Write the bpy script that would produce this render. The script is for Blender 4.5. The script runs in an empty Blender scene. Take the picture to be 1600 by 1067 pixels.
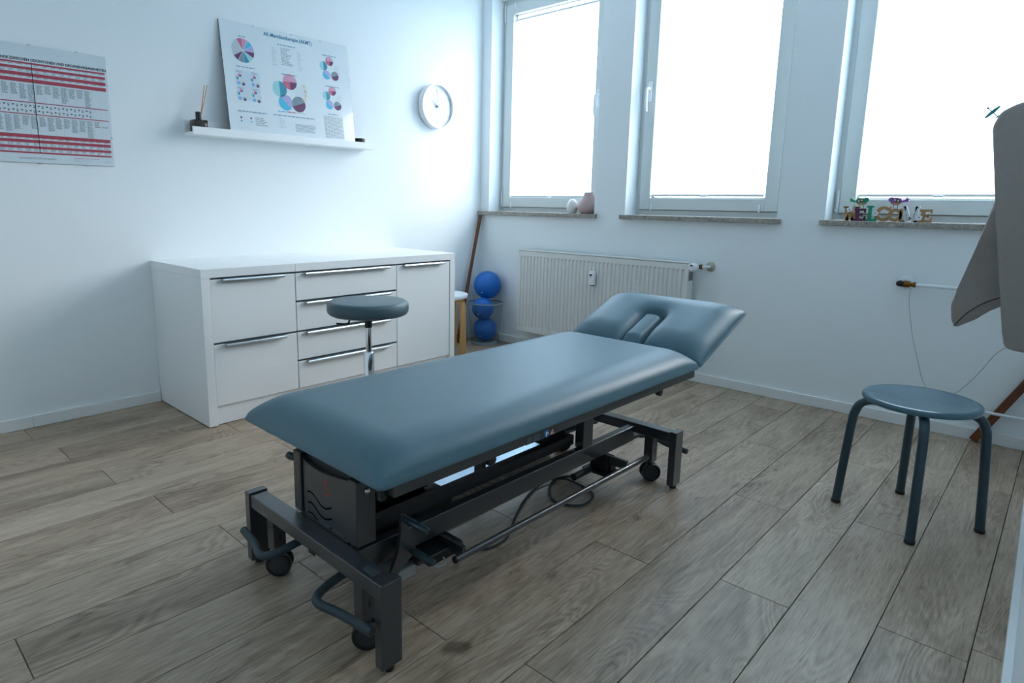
import bpy, bmesh, math, random
from mathutils import Matrix, Vector
random.seed(7)
S = bpy.context.scene
COL = S.collection
PI = math.pi

# ------------------------------------------------------------------ camera, world, exposure
cam_d = bpy.data.cameras.new('camera'); cam = bpy.data.objects.new('camera', cam_d); COL.objects.link(cam)
cam_d.sensor_width = 36.0; cam_d.lens = 985.089 / 1600 * 36.0
cam_d.shift_x = 57.518 / 1600; cam_d.shift_y = -39.217 / 1600
cam_d.clip_start = 0.02
RT, DN, FW = Vector((0.72345303, 0.69023342, 0.01391169)), Vector((0.13219831, -0.11872643, -0.98408721)), Vector((-0.6775982, 0.71377998, -0.17714069))
m3 = Matrix((RT, -DN, -FW)).transposed().to_4x4()
m3.translation = Vector((3.5585, -3.7917, 1.1)); cam.matrix_world = m3
S.camera = cam

W = bpy.data.worlds.new('sky'); S.world = W; W.use_nodes = True
bg = W.node_tree.nodes['Background']; bg.inputs[0].default_value = (0.80, 0.92, 1.0, 1); bg.inputs[1].default_value = 4.2

DAYLIGHT = (0.54, 0.77, 1.0)      # overcast daylight behind the blinds
BLIND_GLOW = 3.9
# hazy sun: a broad bright part of the sky outside, to the right of the windows
sun_d = bpy.data.lights.new('sun', 'SUN'); sun_d.energy = 15.5; sun_d.angle = math.radians(47); sun_d.color = (1.0, 0.87, 0.78)
sun = bpy.data.objects.new('sun', sun_d); COL.objects.link(sun); sun.location = (6, 5, 5)
sun.rotation_euler = Vector((-0.50, -0.82, -0.46)).to_track_quat('-Z', 'Y').to_euler()
vs = S.view_settings; vs.view_transform = 'Standard'; vs.look = 'None'; vs.exposure = 0.18; vs.gamma = 1.0; vs.use_curve_mapping = False
S.cycles.max_bounces = 10; S.cycles.diffuse_bounces = 6; S.cycles.caustics_reflective = False; S.cycles.caustics_refractive = False

# ------------------------------------------------------------------ helpers
def tag(o, label=None, cat=None, group=None, kind=None):
    if label: o['label'] = label
    if cat: o['category'] = cat
    if group: o['group'] = group
    if kind: o['kind'] = kind
    return o
def empty(name, loc=(0, 0, 0), rz=0.0, parent=None):
    o = bpy.data.objects.new(name, None); COL.objects.link(o); o.location = loc; o.rotation_euler = (0, 0, rz)
    o.empty_display_size = 0.05
    if parent: o.parent = parent
    return o
def obj(name, bm, mat, parent=None, smooth=False, loc=None):
    me = bpy.data.meshes.new(name); bmesh.ops.recalc_face_normals(bm, faces=bm.faces); bm.to_mesh(me); bm.free()
    if mat: me.materials.append(mat)
    if smooth:
        for p in me.polygons: p.use_smooth = True
        try: me.set_sharp_from_angle(angle=math.radians(40))
        except Exception: pass
    o = bpy.data.objects.new(name, me); COL.objects.link(o)
    if parent: o.parent = parent
    if loc: o.location = loc
    return o
def dup(o, parent=None, loc=None, name=None):
    c = o.copy(); COL.objects.link(c)
    if parent: c.parent = parent
    if loc is not None: c.location = loc
    return c
def NB(): return bmesh.new()
def bx(bm, x0, x1, y0, y1, z0, z1, bev=0.0, seg=1):
    r = bmesh.ops.create_cube(bm, size=1.0); vs_ = r['verts']
    for v in vs_:
        v.co = Vector(((x0 + x1) / 2 + v.co.x * (x1 - x0), (y0 + y1) / 2 + v.co.y * (y1 - y0), (z0 + z1) / 2 + v.co.z * (z1 - z0)))
    if bev > 0:
        es = list({e for v in vs_ for e in v.link_edges})
        bmesh.ops.bevel(bm, geom=es, offset=bev, segments=seg, profile=0.5, affect='EDGES')
    return bm
def box(name, x0, x1, y0, y1, z0, z1, mat, parent=None, bev=0.0, seg=1, smooth=False):
    return obj(name, bx(NB(), x0, x1, y0, y1, z0, z1, bev, seg), mat, parent, smooth)
def tube(bm, pts, r, seg=10, cap=True):
    pts = [Vector(p) for p in pts]; n = len(pts)
    rs = r if isinstance(r, (list, tuple)) else [r] * n
    T = []
    for i in range(n):
        a = pts[max(i - 1, 0)]; b = pts[min(i + 1, n - 1)]; T.append((b - a).normalized())
    up = Vector((0, 0, 1)) if abs(T[0].z) < 0.9 else Vector((1, 0, 0))
    N = (up - T[0] * up.dot(T[0])).normalized(); rings = []
    for i in range(n):
        N = (N - T[i] * N.dot(T[i])).normalized(); B = T[i].cross(N)
        rings.append([bm.verts.new(pts[i] + (N * math.cos(2 * PI * k / seg) + B * math.sin(2 * PI * k / seg)) * rs[i]) for k in range(seg)])
    for i in range(n - 1):
        for k in range(seg):
            bm.faces.new((rings[i][k], rings[i][(k + 1) % seg], rings[i + 1][(k + 1) % seg], rings[i + 1][k]))
    if cap:
        bm.faces.new(rings[0][::-1]); bm.faces.new(rings[-1])
    return bm
def smooth_path(pts, n=6):
    P = [Vector(p) for p in pts]; out = []
    for i in range(len(P) - 1):
        p0 = P[max(i - 1, 0)]; p1 = P[i]; p2 = P[i + 1]; p3 = P[min(i + 2, len(P) - 1)]
        for k in range(n):
            t = k / n
            out.append(0.5 * ((2 * p1) + (p2 - p0) * t + (2 * p0 - 5 * p1 + 4 * p2 - p3) * t * t + (3 * p1 - p0 - 3 * p2 + p3) * t ** 3))
    out.append(P[-1]); return out
def lathe(bm, prof, seg=40, c=(0, 0, 0), axis='Z', a0=0.0, a1=2 * PI):
    """prof: (r, h) pairs"""
    full = abs(a1 - a0 - 2 * PI) < 1e-6; rings = []; m = seg if full else seg + 1
    def P(r, h, t):
        a, b = r * math.cos(t), r * math.sin(t)
        if axis == 'Z': v = (a, b, h)
        elif axis == 'X': v = (h, a, b)
        else: v = (b, h, a)
        return Vector(v) + Vector(c)
    for r, h in prof:
        if r < 1e-6: rings.append([bm.verts.new(P(0, h, 0))])
        else: rings.append([bm.verts.new(P(r, h, a0 + (a1 - a0) * k / seg)) for k in range(m)])
    for i in range(len(rings) - 1):
        A, B = rings[i], rings[i + 1]
        for k in range(seg):
            k2 = (k + 1) % m
            if len(A) == 1 and len(B) == 1: continue
            if len(A) == 1: bm.faces.new((A[0], B[k], B[k2]))
            elif len(B) == 1: bm.faces.new((A[k], B[0], A[k2]))
            else: bm.faces.new((A[k], B[k], B[k2], A[k2]))
    return bm
def prism(bm, poly, d0, d1, axis='Z'):
    """poly in the plane normal to axis; X: (y,z)  Y: (x,z)  Z: (x,y)"""
    def P(p, d):
        if axis == 'X': return (d, p[0], p[1])
        if axis == 'Y': return (p[0], d, p[1])
        return (p[0], p[1], d)
    a = [bm.verts.new(P(p, d0)) for p in poly]; b = [bm.verts.new(P(p, d1)) for p in poly]; n = len(poly)
    bm.faces.new(a); bm.faces.new(b[::-1])
    for i in range(n): bm.faces.new((a[i], b[i], b[(i + 1) % n], a[(i + 1) % n]))
    return bm
def bevel_all(bm, off, seg=2):
    bmesh.ops.bevel(bm, geom=list(bm.edges), offset=off, segments=seg, profile=0.5, affect='EDGES'); return bm
def disc(bm, c, r, z, n=28, a0=0.0, a1=2 * PI):
    vs_ = [bm.verts.new((c[0] + r * math.cos(a0 + (a1 - a0) * k / n), c[1] + r * math.sin(a0 + (a1 - a0) * k / n), z)) for k in range(n + (0 if a1 - a0 > 6.28 else 1))]
    if a1 - a0 < 6.28 and a1 - a0 < PI * 0.99: vs_.append(bm.verts.new((c[0], c[1], z)))
    bm.faces.new(vs_); return bm
def quad(bm, x0, x1, y0, y1, z):
    bm.faces.new([bm.verts.new(p) for p in ((x0, y0, z), (x1, y0, z), (x1, y1, z), (x0, y1, z))]); return bm
def text_bm(s, size, align='CENTER', bold=0.0, extr=0.0):
    cu = bpy.data.curves.new('lettering', 'FONT'); cu.body = s; cu.size = size; cu.align_x = align; cu.offset = bold; cu.extrude = extr
    cu.resolution_u = 3
    o = bpy.data.objects.new('lettering', cu); COL.objects.link(o)
    dg = bpy.context.evaluated_depsgraph_get(); me = bpy.data.meshes.new_from_object(o.evaluated_get(dg))
    bm = NB(); bm.from_mesh(me); bpy.data.objects.remove(o); bpy.data.meshes.remove(me); bpy.data.curves.remove(cu)
    return bm
def xf(bm, M): bmesh.ops.transform(bm, matrix=M, verts=bm.verts); return bm
def fit_x(bm, x0, x1):
    a = min(v.co.x for v in bm.verts); b = max(v.co.x for v in bm.verts); k = (x1 - x0) / (b - a)
    for v in bm.verts: v.co.x = x0 + (v.co.x - a) * k
    return bm

# ------------------------------------------------------------------ materials
def new_mat(name):
    m = bpy.data.materials.new(name); m.use_nodes = True; nt = m.node_tree
    return m, nt, nt.nodes['Principled BSDF']
def node(nt, typ, **kw):
    n = nt.nodes.new(typ)
    for k, v in kw.items():
        if k in n.inputs: n.inputs[k].default_value = v
        else: setattr(n, k, v)
    return n
def mat(name, col, rough=0.5, metal=0.0, spec=0.5, noise=0.0, nscale=40.0, bump=0.0, bscale=200.0, coat=0.0):
    m, nt, p = new_mat(name)
    p.inputs['Base Color'].default_value = (*col, 1); p.inputs['Roughness'].default_value = rough; p.inputs['Metallic'].default_value = metal
    p.inputs['Specular IOR Level'].default_value = spec; p.inputs['Coat Weight'].default_value = coat
    L = nt.links.new; tc = node(nt, 'ShaderNodeTexCoord')
    if noise > 0:
        n = node(nt, 'ShaderNodeTexNoise', Scale=nscale, Detail=4.0); L(tc.outputs['Object'], n.inputs['Vector'])
        r = node(nt, 'ShaderNodeMapRange'); r.inputs['To Min'].default_value = 1 - noise; r.inputs['To Max'].default_value = 1 + noise
        L(n.outputs['Fac'], r.inputs['Value'])
        mx = node(nt, 'ShaderNodeVectorMath', operation='SCALE'); mx.inputs[0].default_value = col; L(r.outputs[0], mx.inputs['Scale']); L(mx.outputs[0], p.inputs['Base Color'])
    if bump > 0:
        n = node(nt, 'ShaderNodeTexNoise', Scale=bscale, Detail=3.0); L(tc.outputs['Object'], n.inputs['Vector'])
        b = node(nt, 'ShaderNodeBump', Strength=bump, Distance=0.002); L(n.outputs['Fac'], b.inputs['Height']); L(b.outputs[0], p.inputs['Normal'])
    return m

def wall_mat():
    m, nt, p = new_mat('woven_wallpaper_white'); L = nt.links.new
    p.inputs['Base Color'].default_value = (0.875, 0.92, 0.935, 1); p.inputs['Roughness'].default_value = 0.75; p.inputs['Specular IOR Level'].default_value = 0.25
    tc = node(nt, 'ShaderNodeTexCoord')
    hs = []
    for sgn in (1, -1):
        mp = node(nt, 'ShaderNodeMapping'); mp.inputs['Rotation'].default_value = (0.9 * sgn, 0.9 * sgn, 0.0); L(tc.outputs['Object'], mp.inputs['Vector'])
        w = node(nt, 'ShaderNodeTexWave', Scale=62.0, Distortion=1.5); w.inputs['Detail Scale'].default_value = 4.0; L(mp.outputs[0], w.inputs['Vector']); hs.append(w)
    a = node(nt, 'ShaderNodeMath', operation='ADD'); L(hs[0].outputs['Fac'], a.inputs[0]); L(hs[1].outputs['Fac'], a.inputs[1])
    b = node(nt, 'ShaderNodeBump', Strength=0.16, Distance=0.002); L(a.outputs[0], b.inputs['Height']); L(b.outputs[0], p.inputs['Normal'])
    return m

def wood_floor_mat():
    m, nt, p = new_mat('greige_oak_laminate'); L = nt.links.new
    tc = node(nt, 'ShaderNodeTexCoord'); oi = node(nt, 'ShaderNodeObjectInfo')
    off = node(nt, 'ShaderNodeVectorMath', operation='SCALE'); off.inputs[0].default_value = (31.0, 57.0, 13.0); L(oi.outputs['Random'], off.inputs['Scale'])
    co = node(nt, 'ShaderNodeVectorMath', operation='ADD'); L(tc.outputs['Object'], co.inputs[0]); L(off.outputs[0], co.inputs[1])
    def ns(sc, scale, detail, rough=0.55, dist=0.0):
        mp = node(nt, 'ShaderNodeMapping'); mp.inputs['Scale'].default_value = sc; L(co.outputs[0], mp.inputs['Vector'])
        n = node(nt, 'ShaderNodeTexNoise', Scale=scale, Detail=detail, Roughness=rough, Distortion=dist); L(mp.outputs[0], n.inputs['Vector']); return n
    def rng(src, a, b, c, d):
        r = node(nt, 'ShaderNodeMapRange'); r.inputs['From Min'].default_value = a; r.inputs['From Max'].default_value = b; r.inputs['To Min'].default_value = c; r.inputs['To Max'].default_value = d
        L(src, r.inputs['Value']); return r.outputs[0]
    def mth(op, a, b=None):
        n = node(nt, 'ShaderNodeMath', operation=op)
        for i, v in enumerate((a, b)):
            if v is None: continue
            if isinstance(v, (int, float)): n.inputs[i].default_value = v
            else: L(v, n.inputs[i])
        return n.outputs[0]
    rings = ns((5.0, 1.1, 1.0), 1.0, 2.0, 0.45, 0.8)
    ring = mth('SINE', mth('MULTIPLY', rings.outputs['Fac'], 190.0))
    ringm = ns((6.0, 1.2, 1.0), 1.0, 2.0)
    ring = mth('MULTIPLY', ring, rng(ringm.outputs['Fac'], 0.42, 0.66, 0.0, 1.0))
    fib = ns((170.0, 11.0, 1.0), 1.0, 5.0, 0.75); pore = ns((260.0, 9.0, 1.0), 1.0, 2.0, 0.5)
    fib2 = ns((55.0, 1.6, 1.0), 1.0, 5.0, 0.65, 0.3)
    blot = ns((6.5, 1.5, 1.0), 1.0, 4.0, 0.6, 1.2)
    knot = ns((11.0, 4.5, 1.0), 1.0, 2.0, 0.5, 1.6)
    v = mth('ADD', mth('MULTIPLY', ring, 0.13), rng(fib.outputs['Fac'], 0.25, 0.75, -0.26, 0.26))
    v = mth('SUBTRACT', v, rng(pore.outputs['Fac'], 0.56, 0.70, 0.0, 0.22))
    v = mth('ADD', v, rng(fib2.outputs['Fac'], 0.3, 0.7, -0.10, 0.10))
    v = mth('ADD', v, rng(blot.outputs['Fac'], 0.3, 0.75, 0.18, -0.26))
    v = mth('SUBTRACT', v, rng(knot.outputs['Fac'], 0.64, 0.80, 0.0, 0.38))
    v = mth('ADD', v, rng(oi.outputs['Random'], 0, 1, -0.09, 0.09))
    v = mth('ADD', v, 0.53)
    cr = node(nt, 'ShaderNodeValToRGB'); e = cr.color_ramp.elements
    e[0].position = 0.0; e[0].color = (0.115, 0.074, 0.044, 1); e[1].position = 1.0; e[1].color = (0.63, 0.51, 0.39, 1)
    k = e.new(0.5); k.color = (0.385, 0.285, 0.202, 1)
    L(v, cr.inputs['Fac']); L(cr.outputs['Color'], p.inputs['Base Color'])
    L(rng(fib2.outputs['Fac'], 0.3, 0.7, 0.36, 0.50), p.inputs['Roughness']); p.inputs['Specular IOR Level'].default_value = 0.55
    b = node(nt, 'ShaderNodeBump', Strength=0.12, Distance=0.001); L(v, b.inputs['Height']); L(b.outputs[0], p.inputs['Normal'])
    return m

def wood_mat(name, c0, c1, rough=0.45):
    m, nt, p = new_mat(name); L = nt.links.new; tc = node(nt, 'ShaderNodeTexCoord')
    mp = node(nt, 'ShaderNodeMapping'); mp.inputs['Scale'].default_value = (60, 60, 4); L(tc.outputs['Object'], mp.inputs['Vector'])
    n = node(nt, 'ShaderNodeTexNoise', Scale=1.0, Detail=5.0); L(mp.outputs[0], n.inputs['Vector'])
    cr = node(nt, 'ShaderNodeValToRGB'); cr.color_ramp.elements[0].position = 0.3; cr.color_ramp.elements[1].position = 0.7
    cr.color_ramp.elements[0].color = (*c0, 1); cr.color_ramp.elements[1].color = (*c1, 1)
    L(n.outputs['Fac'], cr.inputs['Fac']); L(cr.outputs['Color'], p.inputs['Base Color']); p.inputs['Roughness'].default_value = rough
    return m
def stone_mat():
    m, nt, p = new_mat('speckled_limestone'); L = nt.links.new; tc = node(nt, 'ShaderNodeTexCoord')
    n = node(nt, 'ShaderNodeTexNoise', Scale=55.0, Detail=8.0, Roughness=0.75, Distortion=1.0); L(tc.outputs['Object'], n.inputs['Vector'])
    cr = node(nt, 'ShaderNodeValToRGB'); e = cr.color_ramp.elements; e[0].position = 0.32; e[0].color = (0.13, 0.105, 0.085, 1); e[1].position = 0.68; e[1].color = (0.50, 0.46, 0.40, 1)
    L(n.outputs['Fac'], cr.inputs['Fac']); L(cr.outputs['Color'], p.inputs['Base Color']); p.inputs['Roughness'].default_value = 0.3
    return m
def emit_blind():
    m, nt, p = new_mat('daylit_white_blind_fabric')
    p.inputs['Base Color'].default_value = (0.9, 0.93, 0.95, 1); p.inputs['Roughness'].default_value = 0.9
    p.inputs['Emission Color'].default_value = (*DAYLIGHT, 1); p.inputs['Emission Strength'].default_value = BLIND_GLOW
    t = node(nt, 'ShaderNodeBsdfTransparent'); mx = node(nt, 'ShaderNodeMixShader'); mx.inputs[0].default_value = 0.30      # sheer weave
    nt.links.new(p.outputs[0], mx.inputs[1]); nt.links.new(t.outputs[0], mx.inputs[2]); nt.links.new(mx.outputs[0], nt.nodes['Material Output'].inputs['Surface'])
    return m
def glass_mat(name, tint=(0.95, 0.98, 1.0), gloss=0.12):
    m = bpy.data.materials.new(name); m.use_nodes = True; nt = m.node_tree; nt.nodes.clear(); L = nt.links.new
    o = node(nt, 'ShaderNodeOutputMaterial'); t = node(nt, 'ShaderNodeBsdfTransparent'); t.inputs[0].default_value = (*tint, 1)
    g = node(nt, 'ShaderNodeBsdfGlossy'); g.inputs['Roughness'].default_value = 0.03; f = node(nt, 'ShaderNodeLayerWeight', Blend=0.25)
    k = node(nt, 'ShaderNodeMath', operation='MULTIPLY_ADD'); L(f.outputs['Facing'], k.inputs[0]); k.inputs[1].default_value = 0.30; k.inputs[2].default_value = 0.03
    mx = node(nt, 'ShaderNodeMixShader'); L(k.outputs[0], mx.inputs[0]); L(t.outputs[0], mx.inputs[1]); L(g.outputs[0], mx.inputs[2]); L(mx.outputs[0], o.inputs['Surface'])
    return m

WALL = wall_mat(); FLOOR = wood_floor_mat(); STONE = stone_mat(); BLIND = emit_blind(); GLASS = glass_mat('window_glass')
CEIL = mat('white_ceiling_paint', (0.89, 0.92, 0.93), 0.9, bump=0.05)
SUB = mat('dark_underlay', (0.035, 0.03, 0.025), 0.9, noise=0.1)
BASEB = mat('white_baseboard_laminate', (0.84, 0.86, 0.85), 0.4, noise=0.02)
LACQ = mat('white_gloss_lacquer', (0.90, 0.92, 0.92), 0.12, noise=0.01, nscale=3, coat=0.3)
LACQS = mat('white_satin_lacquer', (0.90, 0.92, 0.92), 0.28, noise=0.01, nscale=3)
CARC = mat('cabinet_interior_grey', (0.10, 0.13, 0.14), 0.7, noise=0.05)
ALU = mat('brushed_aluminium', (0.62, 0.70, 0.75), 0.28, 1.0, noise=0.05, nscale=90)
GLINT = mat('blue_glint_metal', (0.36, 0.47, 0.58), 0.30, 1.0, noise=0.1, nscale=30)  # tinted to give the bluish bright strip under the couch
CHROME = mat('polished_chrome', (0.80, 0.82, 0.84), 0.06, 1.0, noise=0.01)
UPVC = mat('white_window_plastic', (0.70, 0.74, 0.73), 0.35, noise=0.01)
GAPSH = mat('sash_gap_shade', (0.11, 0.11, 0.095), 0.7, noise=0.05)  # dark tone of the shadow line between sash and frame
CLIPW = mat('bright_white_plastic', (0.86, 0.88, 0.90), 0.35, noise=0.01)
VINYL = mat('petrol_grey_vinyl', (0.072, 0.150, 0.190), 0.44, spec=0.55, noise=0.05, nscale=25, bump=0.10, bscale=420)
VINYLD = mat('slate_grey_vinyl', (0.065, 0.115, 0.140), 0.42, noise=0.05, nscale=25, bump=0.10, bscale=420)
FRAME = mat('anthracite_powder_coat', (0.028, 0.032, 0.037), 0.30, spec=0.75, noise=0.08, nscale=300, bump=0.05, bscale=900)
fp_ = FRAME.node_tree.nodes['Principled BSDF']; fp_.inputs['Coat Weight'].default_value = 0.5; fp_.inputs['Coat Roughness'].default_value = 0.25
BLACK = mat('black_plastic', (0.008, 0.010, 0.012), 0.45, noise=0.1)
SLOT = mat('black_recess', (0.002, 0.002, 0.003), 0.9, spec=0.05, noise=0.05)
BLKM = mat('black_lacquered_steel', (0.006, 0.007, 0.008), 0.5, noise=0.1)
RUBBER = mat('grey_rubber_sleeve', (0.030, 0.048, 0.058), 0.55, noise=0.1)
WHEELC = mat('dark_grey_wheel_plastic', (0.030, 0.033, 0.038), 0.5, noise=0.1)
PALE = mat('pale_grey_housing', (0.42, 0.46, 0.45), 0.4, noise=0.05)
STEELBLUE = mat('petrol_painted_steel', (0.018, 0.046, 0.062), 0.30, spec=0.6, noise=0.04)
SEATTOP = mat('petrol_blue_lacquered_seat', (0.060, 0.135, 0.180), 0.22, spec=0.6, noise=0.04)
BIRCH = wood_mat('honey_birch_plywood', (0.52, 0.27, 0.085), (0.68, 0.40, 0.15))
BROWNW = wood_mat('brown_stained_wood', (0.10, 0.028, 0.008), (0.19, 0.060, 0.018))
BALL = mat('blue_rubber_ball', (0.002, 0.135, 0.52), 0.42, noise=0.12, nscale=14)
BINM = glass_mat('smoky_clear_plastic', (0.86, 0.90, 0.91))
RIM = mat('clear_grey_rim', (0.25, 0.32, 0.34), 0.25, noise=0.05)
RADW = mat('radiator_enamel_ivory', (0.76, 0.765, 0.74), 0.35, noise=0.015, nscale=8)
RADD = mat('radiator_grille_grey', (0.10, 0.13, 0.14), 0.6, noise=0.05)
BRASS = mat('tarnished_brass', (0.24, 0.095, 0.022), 0.35, 0.9, noise=0.3, nscale=60)
BRZ = mat('dark_bronze_elbow', (0.020, 0.018, 0.014), 0.4, 0.5, noise=0.2)
PIPEW = mat('white_pipe_enamel', (0.80, 0.84, 0.88), 0.3, noise=0.01)
BEIGE = mat('beige_rosette_plastic', (0.50, 0.47, 0.36), 0.5, noise=0.03)
GREYF = mat('warm_grey_upholstery', (0.310, 0.270, 0.248), 0.75, noise=0.08, nscale=60, bump=0.15, bscale=700)
PORW = mat('matt_white_porcelain', (0.82, 0.82, 0.78), 0.5, noise=0.02)
PORP = mat('dusty_pink_ceramic', (0.50, 0.36, 0.35), 0.6, noise=0.05, nscale=12)
AMBER = mat('dark_amber_glass', (0.030, 0.010, 0.006), 0.10, noise=0.1)
REED = mat('reed_stick', (0.55, 0.24, 0.09), 0.7, noise=0.2)
PAPER = mat('poster_paper', (0.72, 0.79, 0.83), 0.25, noise=0.01, coat=0.4)
PAPER2 = mat('poster_paper_cool', (0.68, 0.755, 0.80), 0.16, noise=0.01, coat=0.6)
BOARD = mat('dark_hardboard', (0.05, 0.04, 0.035), 0.7, noise=0.2)
CORK = wood_mat('raw_mdf', (0.33, 0.19, 0.085), (0.46, 0.28, 0.13), 0.8)
def flat(name, c, rough=0.5): return mat(name, c, rough, noise=0.02)
INK = flat('black_ink', (0.012, 0.016, 0.022)); REDI = flat('crimson_ink', (0.42, 0.055, 0.085)); GREYI = flat('grey_ink', (0.24, 0.30, 0.33)); BLUEI = flat('petrol_blue_ink', (0.02, 0.20, 0.36)); CAPI = flat('faded_blue_ink', (0.20, 0.38, 0.50))
PINKI = flat('pink_ink', (0.62, 0.32, 0.45)); CYANI = flat('cyan_ink', (0.05, 0.48, 0.72)); PLUMI = flat('plum_ink', (0.13, 0.035, 0.11)); LILACI = flat('lilac_ink', (0.40, 0.40, 0.66)); MAGI = flat('magenta_ink', (0.58, 0.12, 0.22)); TEALI = flat('teal_ink', (0.03, 0.28, 0.40)); AQUAI = flat('aqua_ink', (0.30, 0.62, 0.66)); SLATEI = flat('slate_ink', (0.20, 0.28, 0.34)); PALEI = flat('pale_grey_ink', (0.50, 0.57, 0.62)); YELI = flat('pale_yellow_ink', (0.70, 0.66, 0.48))
DIAL = mat('white_clock_dial', (0.74, 0.79, 0.82), 0.4, noise=0.01)
GREENP = flat('green_paint', (0.015, 0.27, 0.16)); PURP = flat('plum_paint', (0.10, 0.012, 0.055)); WHITP = flat('white_paint', (0.66, 0.70, 0.74)); VIOP = flat('violet_paint', (0.26, 0.09, 0.36)); TEALP = flat('teal_paint', (0.010, 0.16, 0.18)); TANP = flat('tan_paint', (0.42, 0.25, 0.10)); BROWNP = flat('brown_paint', (0.16, 0.075, 0.02))
REDP = flat('red_print', (0.60, 0.020, 0.016)); STKB = flat('sticker_blue', (0.02, 0.18, 0.42)); STKG = flat('sticker_grey', (0.055, 0.065, 0.072)); STKW = flat('sticker_white', (0.80, 0.82, 0.84))
CORDM = mat('pale_string', (0.40, 0.40, 0.37), 0.8, noise=0.1)

# ------------------------------------------------------------------ room shell
YB, ZC = -4.05, 2.78
def xr(y): return 3.550 - 0.0205 * (y + 0.667)          # right wall face: runs slightly askew
fl = obj('floor', prism(NB(), [(-0.1, YB - 0.1), (xr(YB) + 0.1, YB - 0.1), (xr(0) + 0.1, 0.1), (-0.1, 0.1)], -0.10, -0.010), SUB)
tag(fl, 'greige oak plank floor of the treatment room', 'floor', kind='structure')
X0, PW, PL = 0.1875, 0.1947, 1.287
joint = {0: -3.192, 1: -2.53, 2: -3.137, 3: -2.47, 4: -3.078, 5: -2.41, 6: -3.0145, 7: -2.35, 8: -2.94, 9: -2.267, 10: -2.866, 11: -2.19, 12: -2.792, 13: -2.109, 14: -1.427, 15: -2.029, 16: -1.336, 17: -1.941, 18: -1.8735}
def plank(x0, x1, ya, yb, right_wall=False):
    g = 0.0010; cx, cy = (x0 + x1) / 2, (ya + yb) / 2; bm = NB()
    P = [(x0 + g, ya + g), (x1 - g, ya + g), (x1 - g, yb - g), (x0 + g, yb - g)]
    if right_wall: P[1] = (xr(ya) - 0.002, ya + g); P[2] = (xr(yb) - 0.002, yb - g)
    P = [(a - cx, b - cy) for a, b in P]; c = 0.0012
    bot = [bm.verts.new((a, b, -0.010)) for a, b in P]; mid = [bm.verts.new((a, b, -c)) for a, b in P]
    top = [bm.verts.new((a + (c if a < 0 else -c), b + (c if b < 0 else -c), 0.0)) for a, b in P]
    for A, B in ((bot, mid), (mid, top)):
        for i in range(4): bm.faces.new((A[i], A[(i + 1) % 4], B[(i + 1) % 4], B[i]))
    bm.faces.new(top)
    obj('plank', bm, FLOOR, fl, loc=(cx, cy, 0))
for r in range(19):
    x0 = 0.002 if r == 0 else X0 + PW * (r - 1); x1 = X0 + PW * r
    ys = [YB + 0.002]; y = joint[r]
    while y - PL > YB + 0.05: y -= PL
    while y < -0.03: ys.append(y); y += PL
    ys.append(-0.002)
    for a, b in zip(ys[:-1], ys[1:]): plank(x0, x1, a, b, r == 18)

cl = obj('ceiling', prism(NB(), [(-0.2, YB - 0.2), (xr(YB) + 0.2, YB - 0.2), (xr(0) + 0.2, 0.4), (-0.2, 0.4)], ZC, ZC + 0.12), CEIL)
tag(cl, 'plain white ceiling of the room', 'ceiling', kind='structure')
wl = box('wall_left', -0.2, 0.0, YB - 0.2, 0.4, -0.1, ZC, WALL); tag(wl, 'white woven-textured wall behind shelf and sideboard', 'wall', kind='structure')
wb = box('wall_back', -0.2, xr(YB) + 0.3, YB - 0.2, YB, -0.1, ZC, WALL); tag(wb, 'white wall behind the viewer facing the windows', 'wall', kind='structure')
wr = obj('wall_right', prism(NB(), [(xr(YB), YB), (xr(YB) + 0.2, YB), (xr(0) + 0.2, 0.4), (xr(0.4), 0.4)], -0.1, ZC), WALL); tag(wr, 'white textured wall along the right edge', 'wall', kind='structure')
OPEN = [(0.093, 1.086), (1.328, 2.3015), (2.548, 3.505)]; ZS, ZT = 1.035, 2.635; YT = 0.30
bm = NB(); xe = xr(0) + 0.2
bx(bm, -0.2, xe, 0.0, YT, -0.1, ZS - 0.028); bx(bm, -0.2, xe, 0.0, YT, ZT, ZC)
for a, b in ((-0.2, OPEN[0][0]), (OPEN[0][1], OPEN[1][0]), (OPEN[1][1], OPEN[2][0]), (OPEN[2][1], xe)): bx(bm, a, b, 0.0, YT, ZS - 0.028, ZT)
ww = obj('wall_window', bm, WALL); tag(ww, 'white wall with three tall window openings', 'wall', kind='structure')

# baseboards
bl = empty('baseboard_left'); tag(bl, 'low white baseboard along the shelf wall', 'baseboard', kind='structure')
for a, b in ((YB, -3.1505), (-3.1495, -2.560), (-0.886, -0.014)): box('board', 0, 0.013, a, b, 0, 0.058, BASEB, bl, 0.002)
bw = box('baseboard_window', 0.0, xr(0) - 0.001, -0.014, 0.0, 0, 0.058, BASEB, None, 0.002); tag(bw, 'low white baseboard under the windows', 'baseboard', kind='structure')
bm = prism(NB(), [(xr(YB) - 0.016, YB), (xr(YB), YB), (xr(-0.014), -0.014), (xr(-0.014) - 0.016, -0.014)], 0, 0.058)
br = obj('baseboard_right', bm, BASEB); tag(br, 'white baseboard at the right edge of the floor', 'baseboard', kind='structure')

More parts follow.
